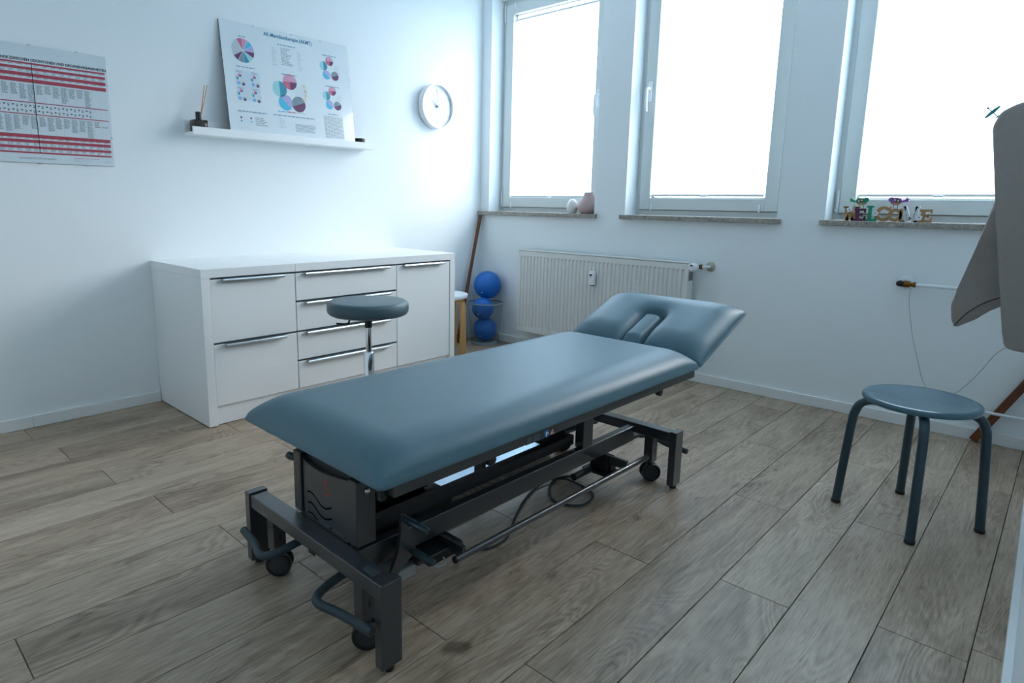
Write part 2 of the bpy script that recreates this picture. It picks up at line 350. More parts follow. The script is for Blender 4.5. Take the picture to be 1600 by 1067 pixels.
# ------------------------------------------------------------------ windows, sills, blinds
YF = 0.145
which = ['nearest the room corner', 'in the middle, with the white lever handle', 'at the right, behind the welcome letters']
SILLX = [(0.002, 1.113), (1.305, 2.327), (2.531, 3.53)]
for i, (a, b) in enumerate(OPEN):
    w = empty('window_%d' % (i + 1), (0, 0, 0)); tag(w, 'white plastic casement window ' + which[i], 'window', kind='structure')
    # fixed frame
    bm = NB(); f = 0.060
    bx(bm, a, a + f, YF, YF + 0.07, ZS, ZT); bx(bm, b - f, b, YF, YF + 0.07, ZS, ZT)
    bx(bm, a + f, b - f, YF, YF + 0.07, ZS, ZS + f); bx(bm, a + f, b - f, YF, YF + 0.07, ZT - f, ZT)
    obj('frame', bm, UPVC, w)
    # sash, proud of the frame
    sa, sb, z0, z1, sw = a + 0.030, b - 0.046, 1.072, 2.600, 0.076
    bm = NB(); y0, y1 = YF - 0.016, YF + 0.05
    for q in ((sa, sa + sw, z0, z1), (sb - sw, sb, z0, z1), (sa + sw, sb - sw, z0, z0 + sw), (sa + sw, sb - sw, z1 - sw, z1)):
        bx(bm, q[0], q[1], y0, y1, q[2], q[3], 0.003)
    sash = obj('sash', bm, UPVC, w)
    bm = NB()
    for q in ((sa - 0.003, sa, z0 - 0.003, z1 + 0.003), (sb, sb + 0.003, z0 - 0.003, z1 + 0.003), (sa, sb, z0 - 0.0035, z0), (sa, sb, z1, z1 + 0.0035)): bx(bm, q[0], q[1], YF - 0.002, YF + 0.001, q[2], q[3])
    obj('gap_shade', bm, GAPSH, w)  # added dark strip, shadow line round the sash put in as colour
    ga, gb, gz0, gz1 = sa + sw, sb - sw, z0 + sw, z1 - sw
    bm = NB(); e = 0.012
    for q in ((ga, ga + e, gz0, gz1), (gb - e, gb, gz0, gz1), (ga, gb, gz0, gz0 + e * 0.6), (ga, gb, gz1 - e * 0.6, gz1)): bx(bm, q[0], q[1], YF + 0.022, YF + 0.046, q[2], q[3])
    obj('glazing_bead', bm, UPVC, sash)
    box('pane', ga, gb, YF + 0.034, YF + 0.038, gz0, gz1, GLASS, sash)
    hx = sa if i != 1 else sb                       # hinge side
    for (ha, hb) in ((z0 + 0.005, z0 + 0.125), (z1 - 0.125, z1 - 0.005)):
        bm = NB()
        for k in range(3):
            q0 = ha + (hb - ha) * (0, 0.16, 0.84)[k]; q1 = ha + (hb - ha) * (0.14, 0.82, 1.0)[k]
            lathe(bm, [(0, q0), (0.0075, q0), (0.0075, q1), (0, q1)], 12, (hx + (-0.009 if i != 1 else 0.009), YF - 0.014, 0))
        obj('hinge', bm, CLIPW, w, True)
    # lever handle on the free side
    hx = (sb - 0.040) if i != 1 else (sa + 0.036)
    bm = NB(); bx(bm, hx - 0.014, hx + 0.014, y0 - 0.012, y0, 1.770, 1.895, 0.004, 2)
    hp = obj('handle_plate', bm, CLIPW, sash, True)
    pts = smooth_path([(hx, y0 - 0.010, 1.850), (hx, y0 - 0.035, 1.850), (hx, y0 - 0.050, 1.838), (hx, y0 - 0.052, 1.80), (hx, y0 - 0.052, 1.735), (hx, y0 - 0.042, 1.705)], 5)
    bm = tube(NB(), pts, 0.0095, 10); obj('lever', bm, CLIPW, sash, True)
    s = box('window_sill', SILLX[i][0], SILLX[i][1], -0.036, 0.0, ZS - 0.028, ZS, STONE, None, 0.002)
    bm = NB(); bx(bm, SILLX[i][0], SILLX[i][1], -0.036, -0.0005, ZS - 0.028, ZS, 0.002); bx(bm, a + 0.001, b - 0.001, -0.0005, YF, ZS - 0.0275, ZS - 0.0002)
    bpy.data.objects.remove(s)
    s = obj('window_sill', bm, STONE); tag(s, 'speckled brown-grey stone sill under the window ' + which[i].split(',')[0], 'window sill', 'stone window sills')
    # pleated blind within the glazing recess
    bl_ = empty('pleated_blind'); tag(bl_, 'glowing white pleated blind in the window ' + which[i].split(',')[0], 'blind', 'pleated window blinds')
    zb = (1.150, 1.160, 1.162)[i]; zt = (2.488, 2.508, 2.508)[i]; yb = YF + 0.008; ra, rb = ga + 0.004, gb - 0.004 - (0.012 if i else 0.0)
    if i == 2: ra = ga + 0.010
    bm = NB(); n = int((zt - zb - 0.02) / 0.020); rows = []
    for k in range(n + 1):
        z = zb + 0.012 + (zt - zb - 0.024) * k / n; y = yb + (0.006 if k % 2 else 0.0)
        rows.append((bm.verts.new((ra, y, z)), bm.verts.new((rb, y, z))))
    for k in range(n): bm.faces.new((rows[k][0], rows[k][1], rows[k + 1][1], rows[k + 1][0]))
    obj('pleated_fabric', bm, BLIND, bl_)
    box('bottom_rail', ra, rb, yb - 0.006, yb + 0.014, zb, zb + 0.014, UPVC, bl_, 0.003, 2)
    box('head_rail', ra, rb, yb - 0.006, yb + 0.014, zt - 0.014, zt, UPVC, bl_, 0.003, 2)
    for zz in (zb - 0.004, zt - 0.018):
        bm = NB(); bx(bm, (ra + rb) / 2 - 0.022, (ra + rb) / 2 + 0.022, yb - 0.017, yb - 0.006, zz, zz + 0.012, 0.003, 2); obj('pull_tab', bm, CLIPW, bl_, True)
    for xx in (ra + 0.010, rb - 0.010):
        for zz in (z0 - 0.006, z1 - 0.040):
            bm = NB(); bx(bm, xx - 0.007, xx + 0.007, y0 - 0.005, y0 - 0.0003, zz, zz + 0.046, 0.002); obj('clip', bm, CLIPW, bl_, True)
        for (za, zc) in ((zb, z0 + 0.030), (z1 - 0.030, zt)):
            bm = tube(NB(), [(xx, yb - 0.003, za), (xx, y0 - 0.002, zc)], 0.0007, 5); obj('tension_cord', bm, CLIPW, bl_)

# ------------------------------------------------------------------ sideboard: two white cabinets side by side
def handle_bar(parent, ya, yb, z, xf_):
    bm = prism(NB(), [(xf_, z + 0.002), (xf_ + 0.024, z + 0.002), (xf_ + 0.026, z - 0.004), (xf_ + 0.024, z - 0.013), (xf_ + 0.021, z - 0.013), (xf_ + 0.021, z - 0.003), (xf_, z - 0.002)], ya, yb, 'Y')
    return obj('handle', bm, ALU, parent)
def front(parent, name, ya, yb, z0, z1, h0, h1):
    d = box(name, 0.596, 0.611, ya + 0.0018, yb - 0.0018, z0 + 0.002, z1 - 0.009, LACQ, parent, 0.0012)
    handle_bar(d, h0, h1, z1 - 0.0085, 0.6112)
    return d
FX = 0.615; HT = 0.776; TH = 0.043
c1 = empty('drawer_cabinet', (0, 0, 0)); tag(c1, 'glossy white cabinet with two deep drawers, left part of the sideboard', 'cabinet')
box('worktop', 0.002, FX, -2.556, -2.0608, HT - TH, HT, LACQS, c1, 0.0015)
box('side_panel', 0.002, FX, -2.556, -2.512, 0.004, HT - TH - 0.0006, LACQS, c1, 0.0015)
box('carcass', 0.004, 0.594, -2.511, -2.0615, 0.10, HT - TH - 0.001, CARC, c1)
box('plinth', 0.30, 0.598, -2.511, -2.0615, 0.004, 0.096, LACQS, c1)
front(c1, 'drawer', -2.511, -2.0615, 0.415, 0.7325, -2.457, -2.134); front(c1, 'drawer', -2.511, -2.0615, 0.098, 0.415, -2.457, -2.134)
c2 = empty('sideboard_cabinet', (0, 0, 0)); tag(c2, 'glossy white cabinet with four shallow drawers and one door, right part of the sideboard', 'cabinet')
box('worktop', 0.002, FX, -2.0598, -0.890, HT - TH, HT, LACQS, c2, 0.0015)
box('side_panel', 0.002, FX, -0.933, -0.890, 0.004, HT - TH - 0.0006, LACQS, c2, 0.0015)
box('carcass', 0.004, 0.594, -2.0592, -0.934, 0.10, HT - TH - 0.001, CARC, c2)
box('plinth', 0.30, 0.598, -2.0592, -0.934, 0.004, 0.096, LACQS, c2)
zz = [0.098, 0.256, 0.415, 0.577, 0.7325]
for k in range(4): front(c2, 'drawer', -2.0592, -1.380, zz[k], zz[k + 1], -2.010, -1.445)
front(c2, 'door', -1.379, -0.935, 0.098, 0.7325, -1.331, -1.006)

# ------------------------------------------------------------------ picture ledge, posters, clock
lg = empty('picture_ledge'); tag(lg, 'narrow white picture ledge mounted above the sideboard', 'shelf')
ya, yb = -2.337, -1.148
box('back_board', 0.0, 0.012, ya, yb, 1.436, 1.518, LACQS, lg, 0.001); box('shelf_board', 0.012, 0.108, ya, yb, 1.436, 1.450, LACQS, lg, 0.001); box('lip', 0.108, 0.120, ya, yb, 1.436, 1.476, LACQS, lg, 0.001)
bm = lathe(NB(), [(0.0045, 0), (0.0045, 0.002), (0, 0.003)], 12, (0.012, -2.20, 1.492), 'X'); obj('screw', bm, ALU, lg)

def ring_text(pos, s, size, M, parent, col, z=0.0, align='LEFT', bold=0.0, span=None):
    bm = text_bm(s, size, align, bold)
    if span: fit_x(bm, *span)
    o = obj('lettering', bm, M, parent); o.location = (pos[0], pos[1], z); return o

# poster leaning on the ledge -> local frame: x along the wall, y up the sheet, z out of the sheet
PWD, PHT = 0.834, 0.624
po = empty('meridian_poster'); tag(po, 'white chart with coloured circles headed AK-Meridiantherapie, leaning on the ledge', 'poster')
up = Vector((0.006 - 0.086, 0, 2.072 - 1.451)).normalized(); right = Vector((0, 1, 0)); nor = right.cross(up)
Mp = Matrix((right, up, nor)).transposed().to_4x4(); Mp.translation = Vector((0.090, -2.117, 1.4505)); po.matrix_world = Mp
box('backing_board', 0, PWD, 0, PHT, -0.007, -0.0035, BOARD, po); box('sheet', 0.0005, PWD - 0.0005, 0.0005, PHT - 0.0005, -0.0034, 0.0, PAPER, po)
def st(s, t): return (s * PWD, PHT - t * 0.590)
for (s, t) in ((0.24, 0), (0.53, 0), (0.77, 0)):
    bm = bx(NB(), s * PWD - 0.006, s * PWD + 0.006, PHT - 0.008, PHT + 0.002, -0.008, 0.0015, 0.001); obj('clip', bm, ALU, po)
for xx in (0, PWD):
    for t in (0.35, 0.72):
        yy = st(0, t)[1]; bm = bx(NB(), xx - 0.0025 if xx == 0 else xx - 0.006, xx + 0.006 if xx == 0 else xx + 0.0025, yy - 0.006, yy + 0.006, -0.008, 0.0015, 0.001); obj('clip', bm, ALU, po)
ZP = 0.0006
x, y = st(0.5, 0.068); ring_text((0, y), 'AK-Meridiantherapie (AKMT)', 0.031, BLUEI, po, None, ZP, 'LEFT', 0.0006, (0.311 * PWD, 0.690 * PWD))
def pie(c, r, cols, name='pie_chart', a_off=0.0, gap=0.02):
    e = empty(name, (c[0], c[1], ZP), 0, po); n = len(cols)
    for k, m_ in enumerate(cols):
        a0 = a_off + 2 * PI * k / n + gap; a1 = a_off + 2 * PI * (k + 1) / n - gap
        bm = NB(); vs_ = [bm.verts.new((0.06 * r * math.cos((a0 + a1) / 2), 0.06 * r * math.sin((a0 + a1) / 2), 0))] + [bm.verts.new((r * math.cos(a0 + (a1 - a0) * j / 8), r * math.sin(a0 + (a1 - a0) * j / 8), 0)) for j in range(9)]
        bm.faces.new(vs_); obj('segment', bm, m_, e)
    return e
def halves(c, r, A, B, ang, C3=None):
    e = empty('two_tone_disc', (c[0], c[1], ZP), 0, po)
    bm = NB(); bm.faces.new([bm.verts.new((r * math.cos(ang + PI * j / 14), r * math.sin(ang + PI * j / 14), 0)) for j in range(15)]); obj('segment', bm, A, e)
    for (a0, span, m_) in (((ang + PI, PI, B),) if not C3 else ((ang + PI, PI * 0.5, B), (ang + 1.5 * PI, PI * 0.5, C3))):
        bm = NB(); bm.faces.new([bm.verts.new((0, 0, 0))] * 0 + [bm.verts.new((r * math.cos(a0 + span * j / 14), r * math.sin(a0 + span * j / 14), 0)) for j in range(15)] + ([bm.verts.new((0, 0, 0))] if C3 else [])); obj('segment', bm, m_, e)
x, y = st(0.148, 0.253)
pie((x, y), 0.066, [LILACI, CYANI, PINKI, MAGI, PALEI, PALEI, PALEI, PLUMI, SLATEI, TEALI, AQUAI, PINKI, PLUMI][:12] if False else [LILACI, CYANI, PINKI, MAGI, PALEI, PALEI, PALEI, PLUMI, SLATEI, TEALI, AQUAI, PLUMI], a_off=0.0)
def cluster(pts, r):
    spec = ((PINKI, MAGI, PLUMI, 0.0), (AQUAI, TEALI, None, PI * 0.5), (LILACI, CYANI, None, -PI * 0.25), (SLATEI, PLUMI, None, 0.35))
    for (s, t), (A, B, C3, an) in zip(pts, spec): halves(st(s, t), r, A, B, an, C3)
cluster(((0.479, 0.478), (0.394, 0.562), (0.431, 0.688), (0.534, 0.691)), 0.0455)
cluster(((0.830, 0.195), (0.775, 0.252), (0.795, 0.341), (0.868, 0.341)), 0.0275)
cluster(((0.831, 0.502), (0.776, 0.560), (0.797, 0.649), (0.867, 0.650)), 0.0275)
for (s, t) in ((0.106, 0.526), (0.209, 0.525), (0.105, 0.668), (0.206, 0.670)):
    cluster(((s, t - 0.038), (s - 0.021, t - 0.008), (s - 0.012, t + 0.035), (s + 0.020, t + 0.040)), 0.0098)
    bm = disc(NB(), st(s + 0.034, t + 0.005), 0.007, ZP); obj('pale_dot', bm, YELI, po)
# pale panels and small print
bm = NB(); x0, y1 = st(0.075, 0.44); x1, y0 = st(0.248, 0.72); quad(bm, x0, x1, y0, y1, 0.0003); obj('pale_panel', bm, flat('pale_blue_ink', (0.56, 0.68, 0.76)), po)
bm = disc(NB(), st(0.56, 0.57), 0.036, ZP, 24); obj('pale_disc', bm, flat('faint_grey_ink', (0.62, 0.70, 0.74)), po)
for (s, t) in ((0.60, 0.55), (0.602, 0.60), (0.59, 0.50), (0.585, 0.64)): obj('pale_dot', disc(NB(), st(s, t), 0.011, ZP, 16), YELI, po)
def print_lines(parent, x0, x1, y0, y1, pitch, M, z, name='small_print', rag=0.35, words=True, th=0.45):
    bm = NB(); y = y1
    while y - pitch * th > y0:
        xe = x1 - random.random() * rag * (x1 - x0); x = x0
        while x < xe - 1e-5:
            w = random.uniform(0.5, 1.5) * pitch * 2.2 if words else (xe - x)
            quad(bm, x, min(x + w, xe), y - pitch * th, y, z); x += w + pitch * 0.4
        y -= pitch
    return obj(name, bm, M, parent)
def P_print(s0, s1, t0, t1, pitch, M=GREYI, rag=0.3, th=0.4):
    x0, y1 = st(s0, t0); x1, y0 = st(s1, t1); print_lines(po, x0, x1, y0, y1, pitch, M, ZP, rag=rag, th=th)
def caption(s, t, w, M=CAPI): P_print(s, s + w, t, t + 0.012, 0.011, M, 0.0, 0.55)
for s, t, w in ((0.125, 0.118, 0.05), (0.09, 0.402, 0.13), (0.41, 0.122, 0.145), (0.42, 0.405, 0.12), (0.775, 0.135, 0.12), (0.775, 0.452, 0.12), (0.064, 0.818, 0.21), (0.325, 0.815, 0.33), (0.775, 0.742, 0.09)): caption(s, t, w)
for s, t in ((0.085, 0.447), (0.19, 0.447), (0.085, 0.60), (0.188, 0.60)): P_print(s, s + 0.045, t, t + 0.02, 0.006, GREYI, 0.2)
P_print(0.43, 0.52, 0.155, 0.33, 0.0085, GREYI, 0.5); P_print(0.36, 0.40, 0.165, 0.35, 0.012, PALEI, 0.6); P_print(0.56, 0.60, 0.17, 0.35, 0.010, PALEI, 0.6)
P_print(0.735, 0.905, 0.772, 1.0, 0.0075, GREYI, 0.05); P_print(0.185, 0.275, 0.87, 0.95, 0.010, GREYI, 0.3); P_print(0.49, 0.66, 0.89, 0.97, 0.007, GREYI, 0.2); P_print(0.365, 0.42, 0.85, 0.95, 0.012, PALEI, 0.5); P_print(0.865, 0.92, 0.24, 0.32, 0.009, PALEI, 0.5); P_print(0.865, 0.92, 0.55, 0.64, 0.009, PALEI, 0.5)
P_print(0.363, 0.43, 0.775, 0.787, 0.012, CYANI, 0, 0.5); P_print(0.435, 0.50, 0.775, 0.787, 0.012, REDI, 0, 0.4); P_print(0.51, 0.585, 0.775, 0.787, 0.012, PALEI, 0, 0.4)
for s in (0.085, 0.155):
    for t, m_ in ((0.882, PLUMI), (0.915, CYANI)): obj('pale_dot', disc(NB(), st(s, t), 0.0055, ZP, 14), m_, po)
    bm = NB(); x, y = st(s, 0.90)
    for k in range(24):
        a = 2 * PI * k / 24; quad(bm, x + 0.020 * math.cos(a) - 0.0008, x + 0.020 * math.cos(a) + 0.0008, y + 0.050 * math.sin(a) - 0.002, y + 0.050 * math.sin(a) + 0.002, ZP)
    obj('dotted_outline', bm, PALEI, po)

# tooth chart on the wall at far left: local frame x along +Y of the room, y up
pt = empty('tooth_chart_poster'); tag(pt, 'chart with crimson bands and dense columns of text, hung at the far left', 'poster')
Mq = Matrix((Vector((0, 1, 0)), Vector((0, 0, 1)), Vector((1, 0, 0)))).transposed().to_4x4(); Mq.translation = Vector((0.0, -3.435, 1.2545)); pt.matrix_world = Mq
W2, H2 = 0.741, 0.5195
box('backing_board', 0, W2, 0, H2, 0.0005, 0.004, BOARD, pt); box('sheet', 0.0004, W2 - 0.0004, 0.0004, H2 - 0.0004, 0.004, 0.0065, PAPER2, pt)
Z2 = 0.0070
def L2(y, z): return (y + 3.435, z - 1.2545)
xr_, _ = L2(-2.703, 0); xl_ = 0.030
def text_w(t):
    b = text_bm(t, 0.0165, 'LEFT', 0.0005); w_ = max(v.co.x for v in b.verts) - min(v.co.x for v in b.verts); b.free(); return w_
TT = 'ZUSAMMENHÄNGE ZWISCHEN ODONTONEN UND ORGANEN/KRANKHEITEN'; kk = text_w(TT) / text_w(TT[10:])
o = ring_text((0, L2(0, 1.7035)[1]), 'ZUSAMMENHÄNGE ZWISCHEN ODONTONEN UND ORGANEN/KRANKHEITEN', 0.0165, INK, pt, None, Z2, 'LEFT', 0.0005, (L2(-2.697 - 0.420 * kk, 0)[0], L2(-2.697, 0)[0]))
for a, b in ((1.6895, 1.6975), (1.6655, 1.6775), (1.637, 1.652), (1.610, 1.6265), (1.5215, 1.5255), (1.469, 1.473), (1.366, 1.382), (1.344, 1.358), (1.318, 1.330), (1.2965, 1.304)):
    bm = quad(NB(), xl_, xr_, L2(0, a)[1], L2(0, b)[1], Z2 - 0.0002); obj('crimson_band', bm, REDI, pt)
bm = quad(NB(), L2(-3.0055, 0)[0], L2(-3.0025, 0)[0], L2(0, 1.300)[1], L2(0, 1.699)[1], Z2 + 0.0002); obj('centre_rule', bm, INK, pt)
cw = (xr_ - xl_) / 21.5
for k in range(1, 21):
    xx = xr_ - k * cw
    bm = quad(NB(), xx - 0.0002, xx + 0.0002, L2(0, 1.30)[1], L2(0, 1.695)[1], Z2 - 0.0001); obj('column_rule', bm, GREYI, pt)
for k in range(21):
    xa = xr_ - (k + 1) * cw + 0.003; xb = xr_ - k * cw - 0.003
    if k < 2: hu, hl = 0.02, 0.03
    else: hu = random.uniform(0.035, 0.078); hl = random.uniform(0.04, 0.078)
    if k == 2: hu = hl = 0.08
    print_lines(pt, xa, xb, L2(0, 1.603 - hu)[1], L2(0, 1.603)[1] - (0.04 if k < 2 else 0), 0.0042, GREYI, Z2, rag=0.35, th=0.55)
    print_lines(pt, xa, xb, L2(0, 1.463 - hl)[1], L2(0, 1.463)[1] - (0.02 if k == 0 else 0), 0.0042, GREYI, Z2, rag=0.35, th=0.55)
    for za, zb in ((1.679, 1.688), (1.6535, 1.664), (1.6285, 1.6355), (1.3595, 1.3645), (1.332, 1.342), (1.3055, 1.3165)):
        print_lines(pt, xa, xb - 0.003, L2(0, za)[1], L2(0, zb)[1], 0.006, GREYI, Z2, rag=0.4, th=0.5)
    if k > 1:
        for zc in (1.508, 1.486):
            bm = NB(); xc = (xa + xb) / 2 + 0.004; yc = L2(0, zc)[1]
            lathe(bm, [(0.0030, Z2), (0.0046, Z2)], 10, (xc, yc, 0)); quad(bm, xc - 0.002, xc + 0.002, yc - 0.008, yc - 0.004, Z2); quad(bm, xa - 0.001, xa + 0.006, yc - 0.001, yc + 0.004, Z2); obj('tooth_symbol', bm, INK, pt)
a0, b0 = L2(-3.087, 1.268); print_lines(pt, a0, a0 + 0.152, b0, b0 + 0.010, 0.0045, GREYI, Z2, rag=0.05); a0, b0 = L2(-2.868, 1.2815); print_lines(pt, a0, a0 + 0.11, b0, b0 + 0.004, 0.0045, MAGI, Z2, rag=0.0); print_lines(pt, a0, a0 + 0.085, b0 - 0.016, b0 - 0.002, 0.0045, PALEI, Z2, rag=0.3); a0, b0 = L2(-2.735, 1.266); print_lines(pt, a0, a0 + 0.03, b0, b0 + 0.014, 0.0045, PALEI, Z2, rag=0.3)
for yy in (-3.19, -3.005, -2.815):
    for zz_ in (1.2545, 1.774):
        v = L2(yy, zz_); obj('clip', bx(NB(), v[0] - 0.005, v[0] + 0.005, v[1] - 0.004, v[1] + 0.004, 0.0005, 0.009, 0.001), ALU, pt)
for zz_ in (1.39, 1.64):
    v = L2(-2.694, zz_); obj('clip', bx(NB(), v[0] - 0.004, v[0] + 0.003, v[1] - 0.005, v[1] + 0.005, 0.0005, 0.009, 0.001), ALU, pt)

# wall clock
ck = empty('wall_clock', (0, -0.515, 1.789)); tag(ck, 'round white wall clock with pale dial beside the first window', 'clock')
obj('case', lathe(NB(), [(0.0, 0.001), (0.150, 0.001), (0.157, 0.006), (0.157, 0.046), (0.154, 0.050), (0.148, 0.050), (0.147, 0.030), (0.0, 0.030)], 64, axis='X'), CLIPW, ck, True)
obj('dial', lathe(NB(), [(0.0, 0.0312), (0.1465, 0.0312)], 48, axis='X'), DIAL, ck)
def hand(name, ang, ln, wd, xx, M, back=0.015):
    d = (math.sin(ang), math.cos(ang)); n = (d[1], -d[0])
    P = [(-d[0] * back + n[0] * wd, -d[1] * back + n[1] * wd), (d[0] * ln + n[0] * wd * 0.7, d[1] * ln + n[1] * wd * 0.7), (d[0] * ln - n[0] * wd * 0.7, d[1] * ln - n[1] * wd * 0.7), (-d[0] * back - n[0] * wd, -d[1] * back - n[1] * wd)]
    return obj(name, prism(NB(), P, xx, xx + 0.0012, 'X'), M, ck)
HAND = flat('pale_silver_hand', (0.30, 0.38, 0.44))
hand('hour_hand', math.radians(-52), 0.062, 0.0022, 0.036, HAND); hand('minute_hand', math.radians(1), 0.105, 0.0018, 0.038, HAND); hand('second_hand', math.radians(150), 0.118, 0.0007, 0.040, HAND, 0.03)
obj('hub', lathe(NB(), [(0, 0.044), (0.006, 0.0435), (0.007, 0.032)], 16, axis='X'), BLUEI, ck, True)
for k in range(12):
    a = PI / 6 * k; bm = NB(); n = 3 if k % 3 == 0 else 1
    for j in range(n):
        off = (j - (n - 1) / 2) * 0.007; r0, r1 = (0.098, 0.126) if n == 3 else (0.122, 0.132)
        d = (math.sin(a), math.cos(a)); nn = (d[1], -d[0])
        prism(bm, [(d[0] * r + nn[0] * (off + w), d[1] * r + nn[1] * (off + w)) for r, w in ((r0, 0.001), (r1, 0.001), (r1, -0.001), (r0, -0.001))], 0.0313, 0.0320, 'X')
    obj('hour_mark', bm, flat('pale_hour_mark', (0.44, 0.53, 0.60)) if k == 0 else bpy.data.materials['pale_hour_mark'], ck)
bm = NB(); bx(bm, 0.0313, 0.032, -0.012, 0.012, -0.060, -0.055); obj('small_mark', bm, bpy.data.materials['pale_hour_mark'], ck)

# reed diffuser and little dark jar on the ledge
df = empty('reed_diffuser', (0.060, -2.279, 1.4502)); tag(df, 'square dark amber reed diffuser with two sticks on the ledge', 'diffuser')
bm = NB(); bx(bm, -0.034, 0.034, -0.036, 0.036, 0.0, 0.066, 0.005, 2); obj('bottle', bm, AMBER, df, True)
obj('collar', lathe(NB(), [(0.0, 0.066), (0.013, 0.066), (0.0145, 0.070), (0.0145, 0.106), (0.012, 0.108), (0.006, 0.108), (0.006, 0.10), (0, 0.10)], 20), BLACK, df, True)
for p, q in (((0.002, 0.001, 0.03), (0.0, 0.042, 0.250)), ((-0.002, -0.001, 0.03), (-0.006, 0.060, 0.252))): obj('reed', tube(NB(), [p, q], 0.0022, 7), REED, df)
tj = empty('tealight_jar', (0.070, -1.238, 1.4502)); tag(tj, 'tiny low black jar at the right end of the ledge', 'jar')
obj('body', lathe(NB(), [(0, 0), (0.034, 0), (0.035, 0.003), (0.035, 0.030), (0, 0.030)], 28), BLACK, tj, True); obj('lid', lathe(NB(), [(0, 0.0302), (0.036, 0.0302), (0.036, 0.050), (0.034, 0.052), (0, 0.052)], 28), BLACK, tj, True)

# ------------------------------------------------------------------ treatment couch
BED = empty('treatment_couch', (2.1735, -2.982, 0.0), -0.0155); tag(BED, 'petrol grey upholstered treatment couch on anthracite lifting frame with raised head section', 'treatment couch')
def g(d, R): 
    t = min(max(d / R, 0), 1); return math.sqrt(max(0.0, 1 - (1 - t) ** 2))
def cushion(w, l, lip, h, R, cx=0.0, nx=56, ny=110, dent=None, rr=0.035):
    """height-field pad: x in [cx-w/2,cx+w/2], y in [0,l]; flat bottom at z=0"""
    def samples(a, b, n):
        out = []
        for k in range(n + 1):
            t = k / n; s = t - 0.13 * math.sin(2 * PI * t); out.append(a + (b - a) * s)
        return out
    xs = samples(-w / 2, w / 2, nx); ys = samples(0, l, ny); bm = NB(); top = []; 
    def warp(x, y):
        # round the plan corners
        ax = max(abs(x) - (w / 2 - rr), 0); ay = max(abs(y - l / 2) - (l / 2 - rr), 0)
        if ax > 0 and ay > 0:
            m_ = max(ax, ay); d = math.hypot(ax, ay); k = m_ / d
            x = math.copysign(w / 2 - rr + ax * k, x); y = l / 2 + math.copysign(l / 2 - rr + ay * k, y - l / 2)
        return x, y
    for y in ys:
        row = []
        for x in xs:
            z = lip + h * g(w / 2 - abs(x), R) * g(min(y, l - y), R)
            if dent: z -= dent(x, y, z)
            X, Y = warp(x, y); row.append(bm.verts.new((cx + X, Y, z)))
        top.append(row)
    for j in range(ny):
        for i in range(nx): bm.faces.new((top[j][i], top[j][i + 1], top[j + 1][i + 1], top[j + 1][i]))
    rim = [top[0][i] for i in range(nx + 1)] + [top[j][nx] for j in range(1, ny + 1)] + [top[ny][i] for i in range(nx - 1, -1, -1)] + [top[j][0] for j in range(ny - 1, 0, -1)]
    prev = rim; n = len(rim); c = Vector((cx, l / 2, 0))
    for (dz, ins) in ((lip * 0.6, -0.004), (lip * 0.3, -0.003), (0.002, 0.004), (0.0, 0.012)):
        cur = []
        for v in rim:
            d = (Vector((v.co.x, v.co.y, 0)) - c); sx = 1 - ins / (w / 2); sy = 1 - ins / (l / 2)
            cur.append(bm.verts.new((c.x + d.x * sx, c.y + d.y * sy, dz)))
        for k in range(n): bm.faces.new((prev[k], prev[(k + 1) % n], cur[(k + 1) % n], cur[k]))
        prev = cur
    bm.faces.new(prev[::-1]); return bm
mm = obj('mattress', cushion(0.655, 1.572, 0.022, 0.064, 0.120, 0.002, rr=0.016), VINYL, BED, True); mm.location = (0, 0.008, 0.456)
# head section with face slot, hinged up
HEAD_A = math.radians(21.5)
def dent(x, y, z):
    # slot running up from the hinge edge, rounded top at y=0.27
    d = math.hypot(x - 0.0, max(y - 0.225, 0.0))
    s = 1 / (1 + math.exp((d - 0.061) / 0.0075)); w_ = math.exp(-(max(d - 0.05, 0) / 0.040) ** 2); return (z - 0.010) * max(s * 0.88, 0.24 * w_)
hd = obj('head_cushion', cushion(0.655, 0.462, 0.014, 0.074, 0.135, 0.002, 110, 90, dent, rr=0.016), VINYL, BED, True); hd.location = (0, 1.590, 0.460); hd.rotation_euler = (HEAD_A, 0, 0)
bm = NB(); rows = []; nn = 26
for k in range(nn + 1):          # the plug that fills the slot: a long pad with a rounded end
    y = 0.006 + 0.262 * k / nn; hw = 0.048 if y < 0.221 else 0.048 * math.sqrt(max(0.0, 1 - ((y - 0.221) / 0.0482) ** 2)) + 0.0006
    e = min(1.0, (0.270 - y) / 0.03) * min(1.0, 0.35 + y / 0.10); r = []
    for j in range(13):
        t = -1 + 2 * j / 12; r.append(bm.verts.new((0.002 + hw * t, y, 0.022 + (0.044 * e) * (1 - abs(t) ** 7) + 0.006 * (1 - t * t) * e)))
    rows.append(r)
for k in range(nn):
    for j in range(12): bm.faces.new((rows[k][j], rows[k][j + 1], rows[k + 1][j + 1], rows[k + 1][j]))
rim = rows[0] + [rows[k][12] for k in range(1, nn + 1)] + rows[nn][-2::-1] + [rows[k][0] for k in range(nn - 1, 0, -1)]
low = [bm.verts.new((v.co.x, v.co.y, 0.004)) for v in rim]
for k in range(len(rim)): bm.faces.new((rim[k], rim[(k + 1) % len(rim)], low[(k + 1) % len(rim)], low[k]))
bm.faces.new(low[::-1])
pg = obj('face_slot_plug', bm, VINYL, BED, True); pg.location = hd.location; pg.rotation_euler = hd.rotation_euler
bm = NB(); bx(bm, -0.27, 0.27, 0.03, 0.43, -0.014, -0.001, 0.002); o = obj('head_board', bm, BLKM, BED); o.location = hd.location; o.rotation_euler = hd.rotation_euler
